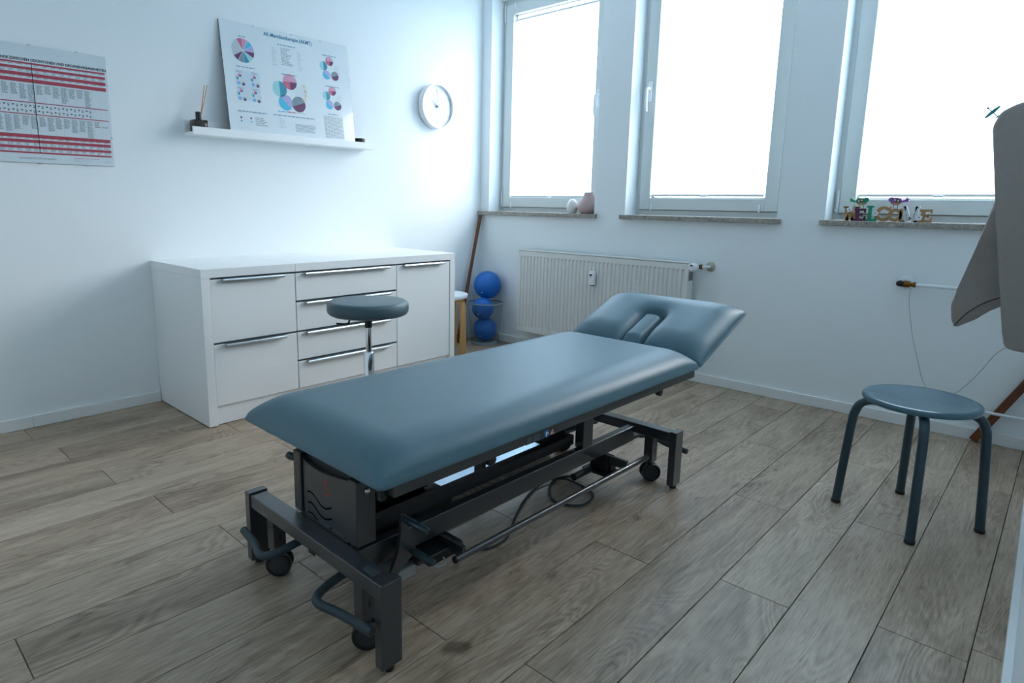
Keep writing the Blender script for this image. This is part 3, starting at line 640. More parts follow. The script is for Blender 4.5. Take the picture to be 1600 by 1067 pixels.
# upper frame
uf = empty('upper_frame', (0, 0, 0), 0, BED)
for sx in (1, -1): box('rail', 0.272 * sx + (0 if sx > 0 else -0.028), 0.272 * sx + (0.028 if sx > 0 else 0), 0.070, 1.612, 0.414, 0.4555, FRAME, uf, 0.002)
for y in (0.075, 0.55, 1.08, 1.575): box('cross_tube', -0.271, 0.271, y, y + 0.03, 0.418, 0.452, FRAME, uf, 0.002)
box('corner_bracket', -0.292, -0.238, 0.045, 0.069, 0.428, 0.4545, BLKM, uf, 0.002); box('corner_bracket', 0.255, 0.272, 0.052, 0.069, 0.40, 0.4545, BLKM, uf, 0.002)
for y in (0.42, 1.36):
    bm = NB(); lathe(bm, [(0, 0.270), (0.015, 0.270), (0.017, 0.274), (0.017, 0.288), (0.012, 0.291), (0, 0.291)], 20, (0, y, 0.403), 'X'); bx(bm, 0.276, 0.286, y - 0.008, y + 0.008, 0.403, 0.412); obj('roller', bm, BLACK, uf, True)
# sticker and pictograms on the rail
stk = box('rating_label', 0.3002, 0.3008, 0.547, 0.632, 0.414, 0.437, STKG, BED)
for k in range(4):
    for j in range(2): box('label_line', 0.3008, 0.3011, 0.552 + 0.032 * j, 0.572 + 0.040 * j, 0.4175 + k * 0.005, 0.4195 + k * 0.005, flat('label_print', (0.16, 0.18, 0.18)) if k + j == 0 else bpy.data.materials['label_print'], stk)
bm = lathe(NB(), [(0, 0.3008), (0.0125, 0.3008), (0.0125, 0.3002)], 24, (0, 0.645, 0.426), 'X'); pc = obj('instruction_pictogram', bm, STKB, BED)
bm = NB(); bx(bm, 0.3008, 0.3011, 0.640, 0.646, 0.418, 0.432); bx(bm, 0.3008, 0.3011, 0.646, 0.652, 0.424, 0.428); obj('figure', bm, STKW, pc)
bm = prism(NB(), [(0.658, 0.4155), (0.684, 0.4155), (0.671, 0.4385)], 0.3002, 0.3008, 'X'); pc = obj('warning_triangle', bm, REDP, BED)
obj('triangle_field', prism(NB(), [(0.6625, 0.418), (0.6795, 0.418), (0.671, 0.4335)], 0.3008, 0.3011, 'X'), STKW, pc); obj('symbol', bx(NB(), 0.3011, 0.3013, 0.669, 0.673, 0.420, 0.427), INK, pc)

# base: four legs, end beams, long beams
for (x0, x1) in ((-0.3386, -0.3100), (0.3100, 0.3386)):
    for (y0, y1) in ((0.0, 0.060), (1.412, 1.470)):
        lgo = empty('leg', (0, 0, 0), 0, BED)
        box('leg_tube', x0, x1, y0, y1, 0.015, 0.235, FRAME, lgo, 0.0022, 2)
        obj('foot', lathe(NB(), [(0, 0), (0.012, 0), (0.013, 0.003), (0.013, 0.014), (0, 0.0148)], 16, ((x0 + x1) / 2, (y0 + y1) / 2, 0)), BLACK, lgo, True)
for (y0, y1) in ((0.004, 0.056), (1.414, 1.464)): box('end_beam', -0.3095, 0.3095, y0, y1, 0.190, 0.230, FRAME, BED, 0.003, 2)
for s in (1, -1): box('long_beam', min(0.127 * s, 0.157 * s), max(0.127 * s, 0.157 * s), 0.0565, 1.4135, 0.157, 0.220, FRAME, BED, 0.002)
box('label_plate', 0.235, 0.285, 0.014, 0.038, 0.2301, 0.2306, STKG, BED)
box('end_cap_plate', 0.02, 0.05, 0.002, 0.004, 0.186, 0.196, BLKM, BED)
# towers
def tower(y0, y1, z1):
    t = empty('lift_tower', (0, 0, 0), 0, BED)
    for a, b in ((-0.147, -0.110), (0.122, 0.160)): box('post', a, b, y0, y1, 0.2305 if y0 < 1 else 0.2205, z1, FRAME, t, 0.002)
    box('header', -0.109, 0.121, y0 + 0.02, y1, z1 - 0.03, z1 - 0.002, BLKM, t)
    return t
t1 = tower(0.0595, 0.1195, 0.408); t2 = tower(1.048, 1.108, 0.408)
P = [(-0.107, 0.232), (0.119, 0.232), (0.119, 0.398), (0.085, 0.392), (0.036, 0.384), (-0.006, 0.3795), (-0.055, 0.381), (-0.085, 0.386), (-0.107, 0.394)]
pn = obj('cover_panel', prism(NB(), P, 0.066, 0.078, 'Y'), FRAME, BED)
box('panel_foot', -0.107, 0.119, 0.0567, 0.0658, 0.200, 0.2318, FRAME, BED)
for w in ([(-0.085, 0.300), (-0.068, 0.304), (-0.043, 0.296), (-0.022, 0.284), (0.005, 0.281), (0.034, 0.293)], [(-0.084, 0.269), (-0.064, 0.272), (-0.040, 0.262), (-0.019, 0.251), (0.008, 0.2505), (0.034, 0.262)], [(-0.086, 0.2385), (-0.066, 0.241), (-0.042, 0.2335), (-0.020, 0.2365 - 0.012), (0.007, 0.2365 - 0.013), (0.035, 0.235)]):
    path = smooth_path([(x, 0.0655, z) for x, z in w], 6); bm = tube(NB(), path, 0.0024, 6)
    for v in bm.verts: v.co.y = 0.0658 + (v.co.y - 0.0655) * 0.25
    obj('wave_slot', bm, SLOT, pn)
bm = tube(NB(), smooth_path([(0.019, 0.0655, 0.3655), (0.008, 0.0655, 0.361), (0.004, 0.0655, 0.350), (0.015, 0.0655, 0.343), (0.022, 0.0655, 0.335), (0.017, 0.0655, 0.325), (0.005, 0.0655, 0.320)], 6), 0.0019, 6)
for v in bm.verts: v.co.y = 0.0657 + (v.co.y - 0.0655) * 0.25
obj('red_s_emblem', bm, REDP, pn)
obj('bolt', lathe(NB(), [(0, 0.166), (0.003, 0.166), (0.0035, 0.163), (0.006, 0.165), (0.0085, 0.163), (0.0085, 0.160)], 18, (0, 0.092, 0.378), 'X'), CHROME, BED, True)
# lifting linkage
for s in (1, -1): 
    bm = tube(NB(), [(0.108 * s, 0.13, 0.265), (0.108 * s, 1.04, 0.285)], 0.0, 4) if False else NB()
    prism(bm, [(0.121, 0.228), (1.046, 0.230), (1.046, 0.266), (0.121, 0.262)], 0.090 * s, 0.118 * s, 'X'); obj('lift_arm', bm, BLKM, BED)
box('control_box', -0.085, 0.085, 0.94, 1.045, 0.235, 0.395, BLACK, BED, 0.006, 2); box('drive_unit', -0.060, 0.080, 0.16, 0.47, 0.110, 0.226, BLACK, BED, 0.008, 2)
obj('lift_motor', lathe(NB(), [(0, 0.14), (0.028, 0.14), (0.022, 0.15), (0.022, 0.42), (0.012, 0.43), (0.012, 0.78), (0, 0.78)], 20, (0.0, 0, 0.250), 'Y'), BLACK, BED, True)
box('glint_plate', -0.325, -0.175, 0.24, 1.39, 0.044, 0.050, GLINT, BED, 0.001)  # added plate, reflects a bright strip beneath the couch; no known part
for y in (0.25, 0.85): box('glint_plate_hanger', -0.200, -0.158, y, y + 0.02, 0.0505, 0.156, BLKM, BED)
# castors on drop tubes
def castor(x, y):
    t = empty('castor', (0, 0, 0), 0, BED)
    box('drop_tube', x - 0.019, x + 0.019, y - 0.020, y + 0.020, 0.084, 0.1895, FRAME, t, 0.002)
    box('height_slot', x + 0.0191, x + 0.0194, y - 0.003, y + 0.004, 0.118, 0.140, BLKM, t)
    obj('stem', lathe(NB(), [(0, 0.0835), (0.011, 0.0835), (0.016, 0.066), (0, 0.066)], 14, (x, y, 0)), BLACK, t, True)
    wh = empty('wheel_pair', (x, y + 0.006, 0.0382), -0.72, t)
    for s in (1, -1):
        prof = [(0, 0.005), (0.024, 0.005), (0.035, 0.007), (0.038, 0.011), (0.038, 0.019), (0.035, 0.023), (0.028, 0.0235), (0.027, 0.022), (0, 0.022)]
        obj('wheel', lathe(NB(), [(r, hh * s) for r, hh in prof], 28, (0, 0, 0), 'X'), BLACK, wh, True)
        obj('hub_cap', lathe(NB(), [(0, 0.0232 * s), (0.026, 0.0228 * s), (0.026, 0.0222 * s)], 24, (0, 0, 0), 'X'), WHEELC, wh, True)
    box('fork', x - 0.004, x + 0.004, y - 0.016, y + 0.020, 0.030, 0.072, BLACK, t, 0.002)
for y in (0.036, 1.434):
    for x in (-0.218, 0.222): castor(x, y)
# foot pedals at both ends
def pedal(sgn, ye, yin):
    for s in (1, -1):
        pts = [(0.110 * s, yin, 0.150), (0.112 * s, ye + 0.07 * sgn, 0.142), (0.116 * s, ye + 0.022 * sgn, 0.134), (0.132 * s, ye - 0.012 * sgn, 0.129), (0.160 * s, ye - 0.016 * sgn, 0.126), (0.195 * s, ye - 0.004 * sgn, 0.123), (0.235 * s, ye + 0.006 * sgn, 0.121), (0.322 * s, ye + 0.018 * sgn, 0.120)]
        pd = obj('foot_pedal', tube(NB(), smooth_path(pts, 6), 0.0115, 12), RUBBER, BED, True)
        obj('end_cap', lathe(NB(), [(0, 0.325 * s), (0.009, 0.3245 * s), (0.010, 0.3222 * s)], 14, (0, ye + 0.018 * sgn, 0.120), 'X'), WHEELC, pd, True)
pedal(1, -0.034, 0.12); pedal(-1, 1.565, 1.20)
# foot bars along both sides
for s in (1, -1):
    fb = obj('foot_bar', tube(NB(), [(0.250 * s, 0.318, 0.130), (0.250 * s, 1.356, 0.130)], 0.0105, 14), FRAME, BED, True)
    for y in (0.345, 1.20): box('bar_bracket', min(0.160 * s, 0.252 * s), max(0.160 * s, 0.252 * s), y, y + 0.012, 0.124, 0.157, FRAME, BED)
    obj('end_cap', lathe(NB(), [(0, 0.314), (0.010, 0.315), (0.0115, 0.3178)], 14, (0.250 * s, 0, 0.130), 'Y'), BLACK, fb, True)
# castor-lift levers with two pegs each
for s in (1, -1):
    lv = empty('castor_lift_lever', (0, 0, 0), 0, BED)
    P = smooth_path([(0.118, 0.118), (0.140, 0.150), (0.163, 0.200), (0.172, 0.250), (0.174, 0.292)], 4); Q = [(0.190, 0.292), (0.196, 0.26), (0.206, 0.215), (0.226, 0.176), (0.200, 0.160), (0.176, 0.148), (0.150, 0.118)]
    poly = [(p.x, p.y) for p in [Vector((a[0], a[1], 0)) for a in P]] + Q
    obj('lever_plate', prism(NB(), poly, 0.186 * s, 0.197 * s, 'X'), FRAME, lv)
    for (y, z, e) in ((0.182, 0.283, 0.292), (0.212, 0.178, 0.282)): obj('peg', lathe(NB(), [(0, 0.1972 * s), (0.0095, 0.1972 * s), (0.0100, 0.21 * s), (0.0090, (e - 0.004) * s), (0.006, e * s), (0, e * s)], 14, (0, y, z), 'X'), STEELBLUE, lv, True)
    obj('pivot', lathe(NB(), [(0, 0.158 * s), (0.012, 0.158 * s), (0.012, 0.1855 * s), (0, 0.1855 * s)], 14, (0, 0.20, 0.185), 'X'), BLKM, lv, True)
obj('side_knob', lathe(NB(), [(0, -0.148), (0.008, -0.148), (0.009, -0.165), (0.011, -0.168), (0.011, -0.182), (0.008, -0.186), (0, -0.186)], 16, (0, 0.066, 0.378), 'X'), RUBBER, BED, True)
# foot switch box near the front, and second one at the far end
fs = empty('foot_switch', (0, 0, 0), 0, BED)
box('cover', 0.090, 0.204, 0.222, 0.394, 0.130, 0.140, BLACK, fs, 0.002); box('body', 0.105, 0.192, 0.276, 0.386, 0.098, 0.1298, BLKM, fs, 0.003)
obj('cable_hook', tube(NB(), smooth_path([(0.1925, 0.285, 0.112), (0.206, 0.285, 0.106), (0.209, 0.300, 0.101), (0.207, 0.322, 0.101), (0.1925, 0.326, 0.110)], 5), 0.003, 8), PALE, fs, True)
obj('cable_hook', tube(NB(), smooth_path([(0.1925, 0.375, 0.118), (0.206, 0.380, 0.116), (0.212, 0.390, 0.122), (0.208, 0.396, 0.132), (0.196, 0.394, 0.135)], 5), 0.0018, 6), PALE, fs, True)
box('motor_housing', 0.062, 0.150, 0.160, 0.262, 0.066, 0.100, PALE, BED, 0.004, 2)
fs = empty('foot_switch', (0, 0, 0), 0, BED)
box('cover', 0.075, 0.200, 1.17, 1.25, 0.080, 0.092, BLACK, fs, 0.003); box('body', 0.10, 0.175, 1.185, 1.24, 0.0925, 0.150, BLKM, fs, 0.004)
obj('pivot', lathe(NB(), [(0, 1.06), (0.014, 1.06), (0.014, 1.168), (0, 1.168)], 14, (0.115, 0, 0.095), 'Y'), BLACK, fs, True)
obj('arm', prism(NB(), [(1.20, 0.10), (1.236, 0.10), (1.222, 0.156), (1.208, 0.156)], 0.176, 0.186, 'X'), BLACK, fs)

# power cable looping on the floor beneath the couch
pts = [(2.20, -1.72, 0.0052), (2.154, -1.805, 0.0052), (2.169, -1.882, 0.0052), (2.219, -1.951, 0.0052), (2.269, -1.983, 0.0052), (2.324, -1.97, 0.0052), (2.358, -1.929, 0.0052), (2.35, -1.857, 0.0052), (2.309, -1.813, 0.0052), (2.25, -1.80, 0.0052), (2.188, -1.813, 0.014), (2.148, -1.862, 0.013), (2.148, -1.952, 0.0052), (2.184, -2.068, 0.0052), (2.234, -2.171, 0.0052), (2.274, -2.24, 0.0052), (2.314, -2.319, 0.0052), (2.313, -2.397, 0.0052), (2.285, -2.436, 0.0052)]
pcb = obj('power_cable', tube(NB(), smooth_path(pts, 6), 0.0045, 8), RUBBER, None, True); tag(pcb, 'dark cable lying in a loop on the floor beneath the couch', 'cable')

# ------------------------------------------------------------------ rolling stool
sx, sy, sz = 1.229, -2.055, 0.652
rs = empty('rolling_stool', (sx, sy, 0)); tag(rs, 'round slate grey swivel stool on a chrome gas lift in front of the drawers', 'stool')
obj('seat', lathe(NB(), [(0, sz - 0.064), (0.168, sz - 0.064), (0.178, sz - 0.059), (0.1850, sz - 0.049), (0.1865, sz - 0.036), (0.1860, sz - 0.018), (0.184, sz - 0.0135), (0.1825, sz - 0.0125), (0.180, sz - 0.006), (0.173, sz - 0.001), (0.160, sz + 0.001), (0.08, sz + 0.0015), (0, sz + 0.0015)], 64), VINYLD, rs, True)
obj('seat_seam', lathe(NB(), [(0.1835, sz - 0.0150), (0.1862, sz - 0.0132), (0.1830, sz - 0.0115)], 64), VINYLD, rs, True)
obj('mount', lathe(NB(), [(0, sz - 0.0645), (0.040, sz - 0.0645), (0.036, sz - 0.072), (0.017, sz - 0.078), (0.0165, sz - 0.126), (0, sz - 0.126)], 24), BLACK, rs, True)
obj('piston', lathe(NB(), [(0, sz - 0.1265), (0.0135, sz - 0.1265), (0.0135, 0.405), (0, 0.405)], 24), CHROME, rs, True)
obj('gas_lift_sleeve', lathe(NB(), [(0.0145, 0.410), (0.0215, 0.410), (0.0245, 0.404), (0.0245, 0.10), (0.0, 0.10)], 28), CHROME, rs, True)
d = Vector((-0.72, -0.69, 0)).normalized(); f2 = Vector((0.69, -0.72, 0))
bm = tube(NB(), smooth_path([d * 0.015 + Vector((0, 0, sz - 0.088)), d * 0.080 + Vector((0, 0, sz - 0.090)), d * 0.092 + Vector((0, 0, sz - 0.108)), d * 0.112 + Vector((0, 0, sz - 0.112)), d * 0.148 + Vector((0, 0, sz - 0.110))], 5), 0.0045, 8); obj('lift_lever', bm, BLACK, rs, True)
for k in range(5):
    a = 2 * PI * k / 5 + 0.3; c_, s_ = math.cos(a), math.sin(a)
    obj('spoke', tube(NB(), smooth_path([(0.02 * c_, 0.02 * s_, 0.105), (0.14 * c_, 0.14 * s_, 0.092), (0.27 * c_, 0.27 * s_, 0.066)], 4), [0.021 - 0.0009 * j for j in range(9)], 10), CHROME, rs, True)
    cst = empty('castor', (0.258 * c_, 0.258 * s_, 0), a, rs)
    for q in (1, -1): obj('wheel', lathe(NB(), [(0, 0.004 * q), (0.020, 0.004 * q), (0.025, 0.007 * q), (0.025, 0.016 * q), (0.020, 0.019 * q), (0, 0.019 * q)], 20, (0.0, 0, 0.025), 'Y'), BLACK, cst, True)

# ------------------------------------------------------------------ four-legged petrol stool at the right
st4 = empty('metal_stool', (3.229, -1.163, 0), math.radians(13.6)); tag(st4, 'low round petrol blue stool with four bent tube legs', 'stool')
zt = 0.447
obj('seat', lathe(NB(), [(0, zt - 0.022), (0.168, zt - 0.022), (0.174, zt - 0.020), (0.1775, zt - 0.014), (0.1775, zt - 0.007), (0.174, zt - 0.001), (0.168, zt + 0.001), (0.160, zt), (0, zt - 0.001)], 72), SEATTOP, st4, True)
for k in range(4):
    a = PI / 2 * k; c_, s_ = math.cos(a), math.sin(a)
    prof = [(0.045, zt - 0.034), (0.120, zt - 0.034), (0.155, zt - 0.037), (0.178, zt - 0.052), (0.190, zt - 0.080), (0.196, zt - 0.115), (0.207, 0.18), (0.217, 0.010)]
    lgm = obj('leg', tube(NB(), smooth_path([(r * c_, r * s_, z) for r, z in prof], 6), 0.0150, 16), STEELBLUE, st4, True)
    obj('foot_cap', lathe(NB(), [(0, 0), (0.0155, 0), (0.0165, 0.002), (0.0165, 0.011), (0.0152, 0.013)], 16, (0.2175 * c_, 0.2175 * s_, 0)), BLACK, lgm, True)
    obj('mounting_tab', bx(NB(), 0.06, 0.09, -0.012, 0.012, zt - 0.0225, zt - 0.0205), STEELBLUE, lgm); lgm.children[-1].rotation_euler = (0, 0, a)

# ------------------------------------------------------------------ plywood stool, bin of balls and stick in the corner
ws = empty('plywood_stool', (0.223, -0.614, 0), math.radians(20)); tag(ws, 'small stool with white round seat and bent honey plywood legs', 'stool')
obj('seat', lathe(NB(), [(0, 0.412), (0.170, 0.412), (0.175, 0.418), (0.175, 0.436), (0.171, 0.441), (0, 0.442)], 56), CLIPW, ws, True)
for k in range(4):
    a = PI / 2 * k; bm = NB()
    out = [(0.060, 0.411), (0.110, 0.411), (0.138, 0.405), (0.155, 0.390), (0.163, 0.365), (0.165, 0.330), (0.168, 0.0)]; inn = [(0.146, 0.0), (0.143, 0.330), (0.140, 0.355), (0.132, 0.374), (0.115, 0.387), (0.06, 0.391)]
    prism(bm, out + inn, -0.028, 0.028, 'Y'); o = obj('leg', bm, BIRCH, ws); o.rotation_euler = (0, 0, a)
bn = empty('clear_bin', (0.225, -0.165, 0)); tag(bn, 'clear plastic bin holding blue balls in the room corner', 'bin')
obj('wall', lathe(NB(), [(0.108, 0.012), (0.139, 0.325)], 48), BINM, bn, True); obj('base', lathe(NB(), [(0, 0.0), (0.108, 0.0), (0.1105, 0.004), (0.1105, 0.013), (0.107, 0.015), (0, 0.015)], 48), RIM, bn, True); obj('rim', lathe(NB(), [(0.1385, 0.322), (0.1415, 0.322), (0.1425, 0.327), (0.1405, 0.331), (0.1375, 0.329), (0.1375, 0.323)], 48), RIM, bn, True)
for (x, y, z, r, lb) in ((0.2015, -0.119, 0.4600, 0.110, 'shiny blue ball resting on top of the clear bin'), (0.2350, -0.204, 0.2865, 0.086, 'smaller blue ball just under the bin rim, against the stool'), (0.2170, -0.156, 0.1113, 0.096, 'dark blue ball at the bottom of the clear bin')):
    bm = NB(); bmesh.ops.create_uvsphere(bm, u_segments=40, v_segments=24, radius=r)
    b = obj('gymnastic_ball', bm, BALL, None, True, (x, y, z)); tag(b, lb, 'ball', 'blue balls in the corner bin')
    tip = obj('valve_plug', lathe(NB(), [(0, 0.0025), (0.004, 0.002), (0.0055, 0.0)], 12), STKW, b, True); dv = Vector((0.25, -0.85, -0.45)).normalized(); tip.location = dv * (r - 0.0004); tip.rotation_euler = dv.to_track_quat('Z', 'Y').to_euler()
a = Vector((0.083, -0.335, 0.003)); b_ = Vector((0.030, -0.030, 1.003))
bm = NB(); bx(bm, -0.012, 0.012, -0.008, 0.008, 0, (b_ - a).length, 0.002); o = obj('wooden_stick', bm, BROWNW); o.location = a; o.rotation_euler = (b_ - a).to_track_quat('Z', 'Y').to_euler(); tag(o, 'long brown wooden stick leaning in the corner beside the blue balls', 'stick')

# ------------------------------------------------------------------ radiator
rd = empty('radiator', (0, 0, 0)); tag(rd, 'ivory ribbed panel radiator mounted below the first two windows', 'radiator')
xa, xb, z0, z1, yf, yb = 0.498, 1.850, 0.132, 0.760, -0.100, -0.032
n = 42; bm = NB(); prof = []
m0 = 0.018; pitch = (xb - xa - 2 * m0) / n
xs = [(xa + 0.004, 0.0)]
for k in range(n):
    s = xa + m0 + pitch * k; xs += [(s + pitch * 0.10, 0.0), (s + pitch * 0.24, 0.007), (s + pitch * 0.62, 0.007), (s + pitch * 0.76, 0.0)]
xs.append((xb - 0.004, 0.0))
zl = [(z0 + 0.006, 0), (z0 + 0.040, 0), (z0 + 0.050, 1), (z1 - 0.054, 1), (z1 - 0.044, 0), (z1 - 0.010, 0)]
grid = [[bm.verts.new((x, yf + dep * kz, z)) for x, dep in xs] for z, kz in zl]
for j in range(len(zl) - 1):
    for i in range(len(xs) - 1): bm.faces.new((grid[j][i], grid[j][i + 1], grid[j + 1][i + 1], grid[j + 1][i]))
rp = obj('ribbed_front', bm, RADW, rd)
box('core', xa + 0.006, xb - 0.006, yf + 0.008, yb, z0 + 0.008, z1 - 0.012, RADW, rd)
box('top_cover', xa, xb, yf - 0.001, yb, z1 - 0.008, z1, RADW, rd, 0.002)
for (a, b) in ((xa, xa + 0.004), (xb - 0.004, xb)): box('side_cover', a, b, yf - 0.001, yb, z0, z1 - 0.0085, RADW, rd, 0.001)
for k in range(9): box('grille_slot', xb + 0.0001, xb + 0.0006, yf + 0.010 + k * 0.0062, yf + 0.0135 + k * 0.0062, z1 - 0.115, z1 - 0.060, RADD, rd)
for x in (0.75, 1.60): box('wall_bracket', x, x + 0.03, yb + 0.0005, -0.0005, 0.25, 0.65, RADW, rd)
v = empty('thermostat_valve', (0, 0, 0), 0, rd)
obj('knob', lathe(NB(), [(0, 0.070), (0.018, 0.068), (0.024, 0.060), (0.025, 0.040), (0.022, 0.012), (0.017, 0.0)][::-1], 24, (0, 0, 0), 'Y'), CLIPW, v, True); v.children[-1].location = (1.884, -0.070, 0.735); v.children[-1].rotation_euler = (0, 0, PI)
for k in range(7):
    a = -0.6 + 0.2 * k; box('knob_slot', 1.884 + 0.012 * math.sin(a) - 0.001, 1.884 + 0.012 * math.sin(a) + 0.001, -0.1412, -0.1385, 0.735 + 0.012 * math.cos(a) - 0.005, 0.735 + 0.012 * math.cos(a) + 0.005, RADD, v)
obj('valve_body', tube(NB(), [(1.852, -0.058, 0.735), (1.912, -0.058, 0.735)], 0.012, 14), BRZ, v, True); obj('union_nut', tube(NB(), [(1.905, -0.058, 0.735), (1.918, -0.058, 0.735)], 0.015, 6), BRASS, v)
obj('supply_pipe', tube(NB(), smooth_path([(1.915, -0.058, 0.735), (1.932, -0.054, 0.735), (1.942, -0.040, 0.735), (1.944, -0.004, 0.735)], 6), 0.0095, 12), PIPEW, v, True)
obj('rosette', lathe(NB(), [(0.011, -0.012), (0.020, -0.011), (0.029, -0.005), (0.030, -0.0005), (0, -0.0005)], 28, (1.944, 0, 0.735), 'Y'), BEIGE, v, True)
hm = empty('heat_meter', (0, 0, 0), 0, rd); box('case', 1.152, 1.192, yf - 0.030, yf - 0.001, 0.556, 0.652, CLIPW, hm, 0.004, 2, True); box('display', 1.157, 1.180, yf - 0.0306, yf - 0.030, 0.618, 0.630, BLACK, hm); box('button', 1.160, 1.174, yf - 0.0306, yf - 0.030, 0.608, 0.6115, STKG, hm); box('mount_plate', 1.158, 1.186, yf - 0.020, yf - 0.0005, 0.550, 0.5555, BRZ, hm)

# ------------------------------------------------------------------ vases on the first sill
vz = ZS + 0.0001
def vase(name, x, y, prof, M, lb):
    o = obj(name, lathe(NB(), prof, 48), M, None, True, (x, y, vz)); tag(o, lb, 'vase'); return o
vase('small_vase', 0.867, 0.050, [(0, 0.0), (0.026, 0.0), (0.029, 0.003), (0.041, 0.035), (0.0425, 0.050), (0.034, 0.078), (0.017, 0.101), (0.013, 0.102), (0.012, 0.098), (0.030, 0.07), (0.036, 0.045), (0, 0.010)], PORW, 'small white egg-shaped vase on the first sill')
vase('bottle_vase', 1.000, 0.052, [(0, 0.0), (0.046, 0.0), (0.053, 0.004), (0.071, 0.030), (0.074, 0.050), (0.068, 0.075), (0.047, 0.107), (0.032, 0.132), (0.0295, 0.150), (0.027, 0.151), (0.025, 0.148), (0.028, 0.13), (0.06, 0.07), (0.06, 0.03), (0, 0.01)], PORP, 'dusty pink bottle-shaped vase on the first sill')

# ------------------------------------------------------------------ welcome letters on the third sill
wc = empty('welcome_sign', (2.622, 0.045, vz)); tag(wc, 'row of painted wooden letters spelling WELCOME with two birds', 'decoration')
def poly_letter(polys, x, M, d=0.014, z=0.0, y=0.0, sc=(1, 1)):
    bm = NB()
    for P in polys: prism(bm, [(x + px * sc[0], z + pz * sc[1]) for px, pz in P], y - d / 2, y + d / 2, 'Y')
    return obj('letter', bm, M, wc)
def arc(cx, cz, ro, ri, a0, a1, k=1.0, n=16):
    out = [(cx + ro * k * math.cos(a0 + (a1 - a0) * j / n), cz + ro * math.sin(a0 + (a1 - a0) * j / n)) for j in range(n + 1)]; inn = [(cx + ri * k * math.cos(a1 + (a0 - a1) * j / n), cz + ri * math.sin(a1 + (a0 - a1) * j / n)) for j in range(n + 1)]
    return [[out[j], out[j + 1], inn[n - j - 1], inn[n - j]] for j in range(n)]
Wp = [[(0.004, 0.072), (0.020, 0.072), (0.027, 0.0), (0.012, 0.0)], [(0.012, 0.0), (0.027, 0.0), (0.040, 0.062), (0.030, 0.062)], [(0.030, 0.062), (0.040, 0.062), (0.052, 0.0), (0.037, 0.0)], [(0.037, 0.0), (0.052, 0.0), (0.072, 0.072), (0.057, 0.072)], [(-0.003, 0.066), (0.026, 0.066), (0.026, 0.074), (-0.003, 0.074)], [(0.048, 0.066), (0.078, 0.066), (0.078, 0.074), (0.048, 0.074)], [(0.024, 0.060), (0.046, 0.060), (0.046, 0.068), (0.024, 0.068)]]
poly_letter(Wp, 0.003, CORK)
Ep = [[(0.0, 0.0), (0.052, 0.0), (0.052, 0.012), (0.0, 0.012)], [(0.0, 0.052), (0.052, 0.052), (0.052, 0.064), (0.0, 0.064)], [(0.007, 0.012), (0.023, 0.012), (0.023, 0.052), (0.007, 0.052)], [(0.023, 0.027), (0.038, 0.027), (0.038, 0.037), (0.023, 0.037)], [(0.043, 0.012), (0.052, 0.012), (0.052, 0.024), (0.047, 0.024)], [(0.047, 0.042), (0.052, 0.042), (0.052, 0.052), (0.043, 0.052)], [(0.034, 0.022), (0.039, 0.022), (0.039, 0.042), (0.034, 0.042)]]
poly_letter(Ep, 0.058, PURP, y=-0.016)
Lp = [[(0.0, 0.0), (0.048, 0.0), (0.048, 0.012), (0.0, 0.012)], [(0.008, 0.012), (0.024, 0.012), (0.024, 0.072), (0.008, 0.072)], [(0.0, 0.070), (0.032, 0.070), (0.032, 0.079), (0.0, 0.079)], [(0.036, 0.012), (0.048, 0.012), (0.048, 0.028), (0.044, 0.028)]]
poly_letter(Lp, 0.110, GREENP)
poly_letter(arc(0.036, 0.0385, 0.0385, 0.023, 0.75, 2 * PI - 0.55, 0.92) + [[(0.055, 0.054), (0.067, 0.054), (0.066, 0.078), (0.060, 0.074)]], 0.152, CORK)
poly_letter(arc(0.031, 0.033, 0.033, 0.0175, 0, 2 * PI, 0.96, 24) + [[(0.050, 0.0), (0.062, 0.0), (0.062, 0.066), (0.050, 0.066)]], 0.210, CORK, y=-0.014)
Mp_ = [[(0.006, 0.0), (0.020, 0.0), (0.022, 0.078), (0.010, 0.078)], [(0.060, 0.0), (0.076, 0.0), (0.072, 0.078), (0.060, 0.078)], [(0.010, 0.078), (0.022, 0.078), (0.047, 0.014), (0.036, 0.014)], [(0.036, 0.014), (0.047, 0.014), (0.072, 0.078), (0.060, 0.078)], [(-0.002, 0.0), (0.028, 0.0), (0.028, 0.008), (-0.002, 0.008)], [(0.052, 0.0), (0.082, 0.0), (0.082, 0.008), (0.052, 0.008)], [(0.002, 0.071), (0.022, 0.071), (0.022, 0.079), (0.002, 0.079)], [(0.060, 0.071), (0.080, 0.071), (0.080, 0.079), (0.060, 0.079)]]
poly_letter(Mp_, 0.262, WHITP)
poly_letter(Ep, 0.344, CORK, y=-0.014)
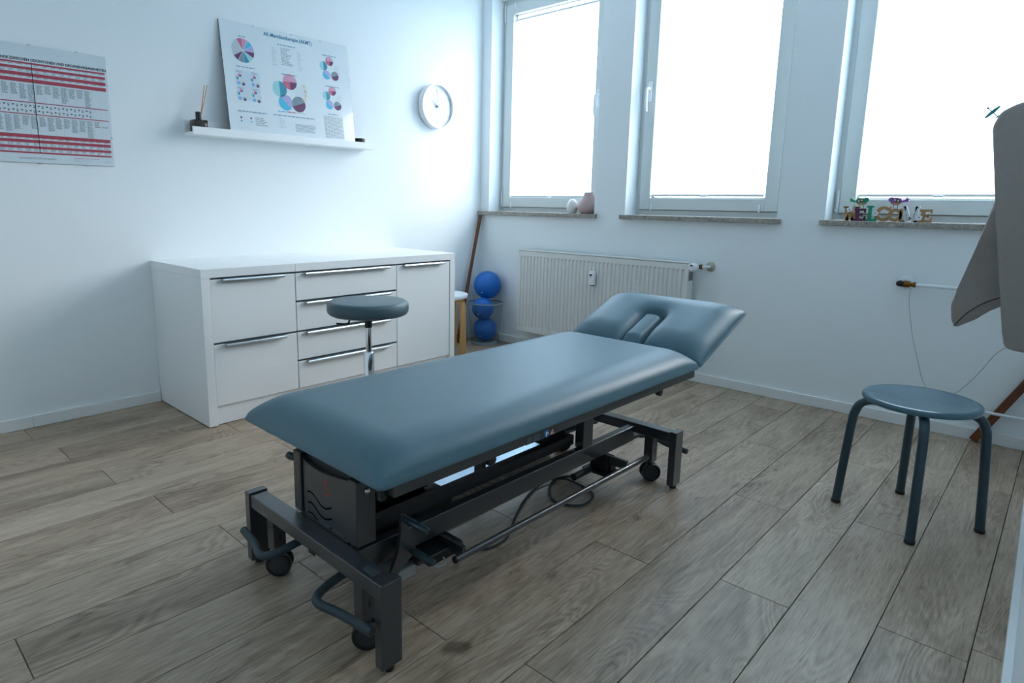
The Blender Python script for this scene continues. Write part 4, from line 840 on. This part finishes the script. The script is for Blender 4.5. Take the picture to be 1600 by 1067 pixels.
def bird(x, z, M, face, wingM):
    e = empty('bird', (x, -0.004, z), 0, wc); bm = NB()
    prism(bm, [(face * 0.026 * math.cos(t) + face * 0.002 * math.sin(2 * t), 0.034 + 0.019 * math.sin(t)) for t in [2 * PI * k / 22 for k in range(22)]], -0.005, 0.005, 'Y'); bdy = obj('body', bm, M, e)
    obj('head', prism(NB(), [(face * (0.020 + 0.0135 * math.cos(t)), 0.043 + 0.0125 * math.sin(t)) for t in [2 * PI * k / 18 for k in range(18)]], -0.0055, 0.0055, 'Y'), M, e)
    obj('tail', prism(NB(), [(-face * 0.020, 0.034), (-face * 0.040, 0.044), (-face * 0.046, 0.058), (-face * 0.050, 0.047), (-face * 0.058, 0.048), (-face * 0.052, 0.040), (-face * 0.056, 0.034), (-face * 0.040, 0.032), (-face * 0.022, 0.028)], -0.004, 0.004, 'Y'), M, e)
    obj('breast', prism(NB(), [(face * 0.022 * math.cos(t), 0.026 + 0.011 * math.sin(t)) for t in [PI + PI * k / 12 for k in range(13)]], -0.0062, 0.0062, 'Y'), TANP, e)
    obj('wing', prism(NB(), [(-face * 0.006 + 0.016 * math.cos(t), 0.038 + 0.007 * math.sin(t) + face * 0.004 * math.cos(t)) for t in [2 * PI * k / 16 for k in range(16)]], -0.0085, -0.0055, 'Y'), BROWNP, e)
    for dx in (-0.008, 0.006): obj('wing_dot', prism(NB(), [(-face * 0.004 + dx + 0.0036 * math.cos(t), 0.039 + 0.0036 * math.sin(t) + face * dx * 0.25) for t in [2 * PI * k / 10 for k in range(10)]], -0.0092, -0.0086, 'Y'), STKW, e)
    for dx in (-0.009, 0.009): obj('leg', tube(NB(), [(dx * 1.1, 0, -0.008), (dx, 0, 0.020)], 0.0018, 6), TEALP, e)
bird(0.083, 0.066, GREENP, 1, TANP); bird(0.236, 0.068, VIOP, -1, TANP)
def flower(x, z):
    bm = NB()
    for k in range(5):
        a = 2 * PI * k / 5 + 0.3; cx_, cz_ = x + 0.0085 * math.cos(a), z + 0.0085 * math.sin(a)
        prism(bm, [(cx_ + 0.0062 * math.cos(t), cz_ + 0.0062 * math.sin(t)) for t in [2 * PI * j / 10 for j in range(10)]], -0.0285, -0.0245, 'Y')
    f = obj('flower', bm, STKW, wc); obj('flower_centre', prism(NB(), [(x + 0.0035 * math.cos(t), z + 0.0035 * math.sin(t)) for t in [2 * PI * j / 10 for j in range(10)]], -0.0296, -0.0286, 'Y'), VIOP, f)
flower(0.036, 0.058); flower(0.155, 0.040); flower(0.345, 0.024)

# ------------------------------------------------------------------ right corner: pipes, stick, grey table, little plane
pp = empty('heating_pipe'); tag(pp, 'white heating pipe with brass fittings crossing the wall below the right window', 'pipe')
zp, yp = 0.731, -0.045
obj('rosette', lathe(NB(), [(0.012, -0.010), (0.024, -0.010), (0.032, -0.004), (0.033, -0.0005), (0, -0.0005)], 28, (2.952, 0, zp + 0.004), 'Y'), PIPEW, pp, True)
obj('elbow', tube(NB(), smooth_path([(2.932, -0.004, zp), (2.930, -0.026, zp), (2.933, -0.040, zp), (2.945, yp, zp), (2.953, yp, zp)], 5), 0.0145, 14), BRZ, pp, True)
obj('union_nut', tube(NB(), [(2.953, yp, zp), (2.976, yp, zp)], 0.0165, 8), BRASS, pp); obj('fitting', tube(NB(), [(2.976, yp, zp), (2.990, yp, zp), (2.991, yp, zp), (3.002, yp, zp)], [0.0105, 0.0105, 0.0135, 0.0135], 12), BRASS, pp, True)
obj('pipe_run', tube(NB(), [(3.002, yp, zp), (xr(0) - 0.002, yp, zp)], 0.0092, 14), PIPEW, pp, True)
lp_ = empty('low_heating_pipe'); tag(lp_, 'thin white pipe running low along the wall behind the four-legged stool', 'pipe')
obj('pipe_run', tube(NB(), [(3.17, -0.048, 0.158), (xr(0) - 0.002, -0.048, 0.158)], 0.0075, 12), PIPEW, lp_, True); obj('wall_bend', tube(NB(), smooth_path([(3.171, -0.048, 0.158), (3.155, -0.046, 0.158), (3.146, -0.034, 0.158), (3.145, -0.001, 0.158)], 5), 0.0075, 12), PIPEW, lp_, True)
obj('rosette', lathe(NB(), [(0.009, -0.008), (0.020, -0.007), (0.024, -0.0005), (0, -0.0005)], 24, (3.145, 0, 0.158), 'Y'), PIPEW, lp_, True)
a = Vector((3.312, -0.026, 0.006)); b_ = Vector((3.522, -0.026, 0.430))
bm = NB(); bx(bm, -0.017, 0.017, -0.010, 0.010, 0, (b_ - a).length, 0.002); o = obj('wooden_batten', bm, BROWNW); tag(o, 'short brown wooden batten leaning into the right corner behind the low pipe', 'batten')
dv = (b_ - a).normalized(); yax = Vector((0, 1, 0)); xax = yax.cross(dv); o.matrix_world = Matrix.Translation(a) @ Matrix((xax, yax, dv)).transposed().to_4x4()
str_ = [(2.984, -0.046, 0.716), (2.984, -0.047, 0.649), (3.013, -0.040, 0.49), (3.049, -0.038, 0.365), (3.09, -0.036, 0.245), (3.155, -0.034, 0.185), (3.23, -0.034, 0.235), (3.30, -0.10, 0.352), (3.36, -0.30, 0.485), (3.43, -0.66, 0.600)]
cdo = obj('thin_cord', tube(NB(), smooth_path(str_, 6), 0.0014, 6), CORDM, None, True); tag(cdo, 'thin pale cord hanging in a loop from the brass pipe fitting', 'cord')
# folded upholstered table standing at the right wall
ft = empty('folded_massage_table'); tag(ft, 'warm grey upholstered table folded up against the right wall', 'massage table')
y0, y1 = -0.76, -0.66
bm = NB(); P = [(3.272, 1.400), (3.290, 1.452), (3.335, 1.478), (3.420, 1.495), (3.515, 1.500), (3.515, 0.580), (3.430, 0.586), (3.405, 0.596), (3.394, 0.650), (3.352, 0.900), (3.318, 1.100)]
prism(bm, P, y0, y1, 'Y'); bevel_all(bm, 0.014, 3); obj('front_panel', bm, GREYF, ft, True)
bm = NB(); P = [(3.300, 1.14), (3.262, 0.94), (3.224, 0.780), (3.211, 0.715), (3.2195, 0.652), (3.236, 0.624), (3.300, 0.668), (3.360, 0.735), (3.44, 0.76), (3.44, 1.14)]
prism(bm, P, -0.600, -0.520, 'Y'); bevel_all(bm, 0.010, 3); hp_ = obj('rear_pad', bm, GREYF, ft, True)
obj('seam', tube(NB(), smooth_path([(3.232, -0.6008, 0.632), (3.268, -0.6008, 0.690), (3.315, -0.6008, 0.735), (3.365, -0.6008, 0.765)], 6), 0.0016, 6), BLACK, hp_)
box('hinge_block', 3.42, 3.50, -0.659, -0.601, 0.86, 0.92, BLKM, ft)
for z in (0.72, 1.30): box('wall_bracket', 3.505, xr(-0.70) + 0.0005, -0.735, -0.685, z, z + 0.05, BLKM, ft)
# little plane hung in front of the blind
pl = empty('toy_glider', (3.196, -0.02, 1.538)); tag(pl, 'tiny teal toy plane hanging before the right blind', 'ornament')
Mr = Matrix.Rotation(math.radians(45), 4, 'Y')
obj('fuselage', xf(tube(NB(), [(-0.028, 0, 0), (0.034, 0, 0)], 0.0022, 8), Mr), TEALP, pl); obj('nose', xf(lathe(NB(), [(0, -0.032), (0.004, -0.030), (0.0045, -0.024), (0, -0.020)], 10, axis='X'), Mr), BLACK, pl, True)
obj('wing', xf(prism(NB(), [(0.036 * math.cos(t) * 0.20, 0.036 * math.sin(t)) for t in [2 * PI * k / 20 for k in range(20)]], -0.0012, 0.0012, 'Y'), Mr), TEALP, pl)
obj('tailplane', xf(prism(NB(), [(0.030 + 0.003 * math.cos(t), 0.014 * math.sin(t)) for t in [2 * PI * k / 14 for k in range(14)]], -0.0012, 0.0012, 'Y'), Mr), TEALP, pl)
obj('thread', tube(NB(), [(0, 0, 0), (0, 0, ZC - 1.538)], 0.0003, 4), CLIPW, pl)
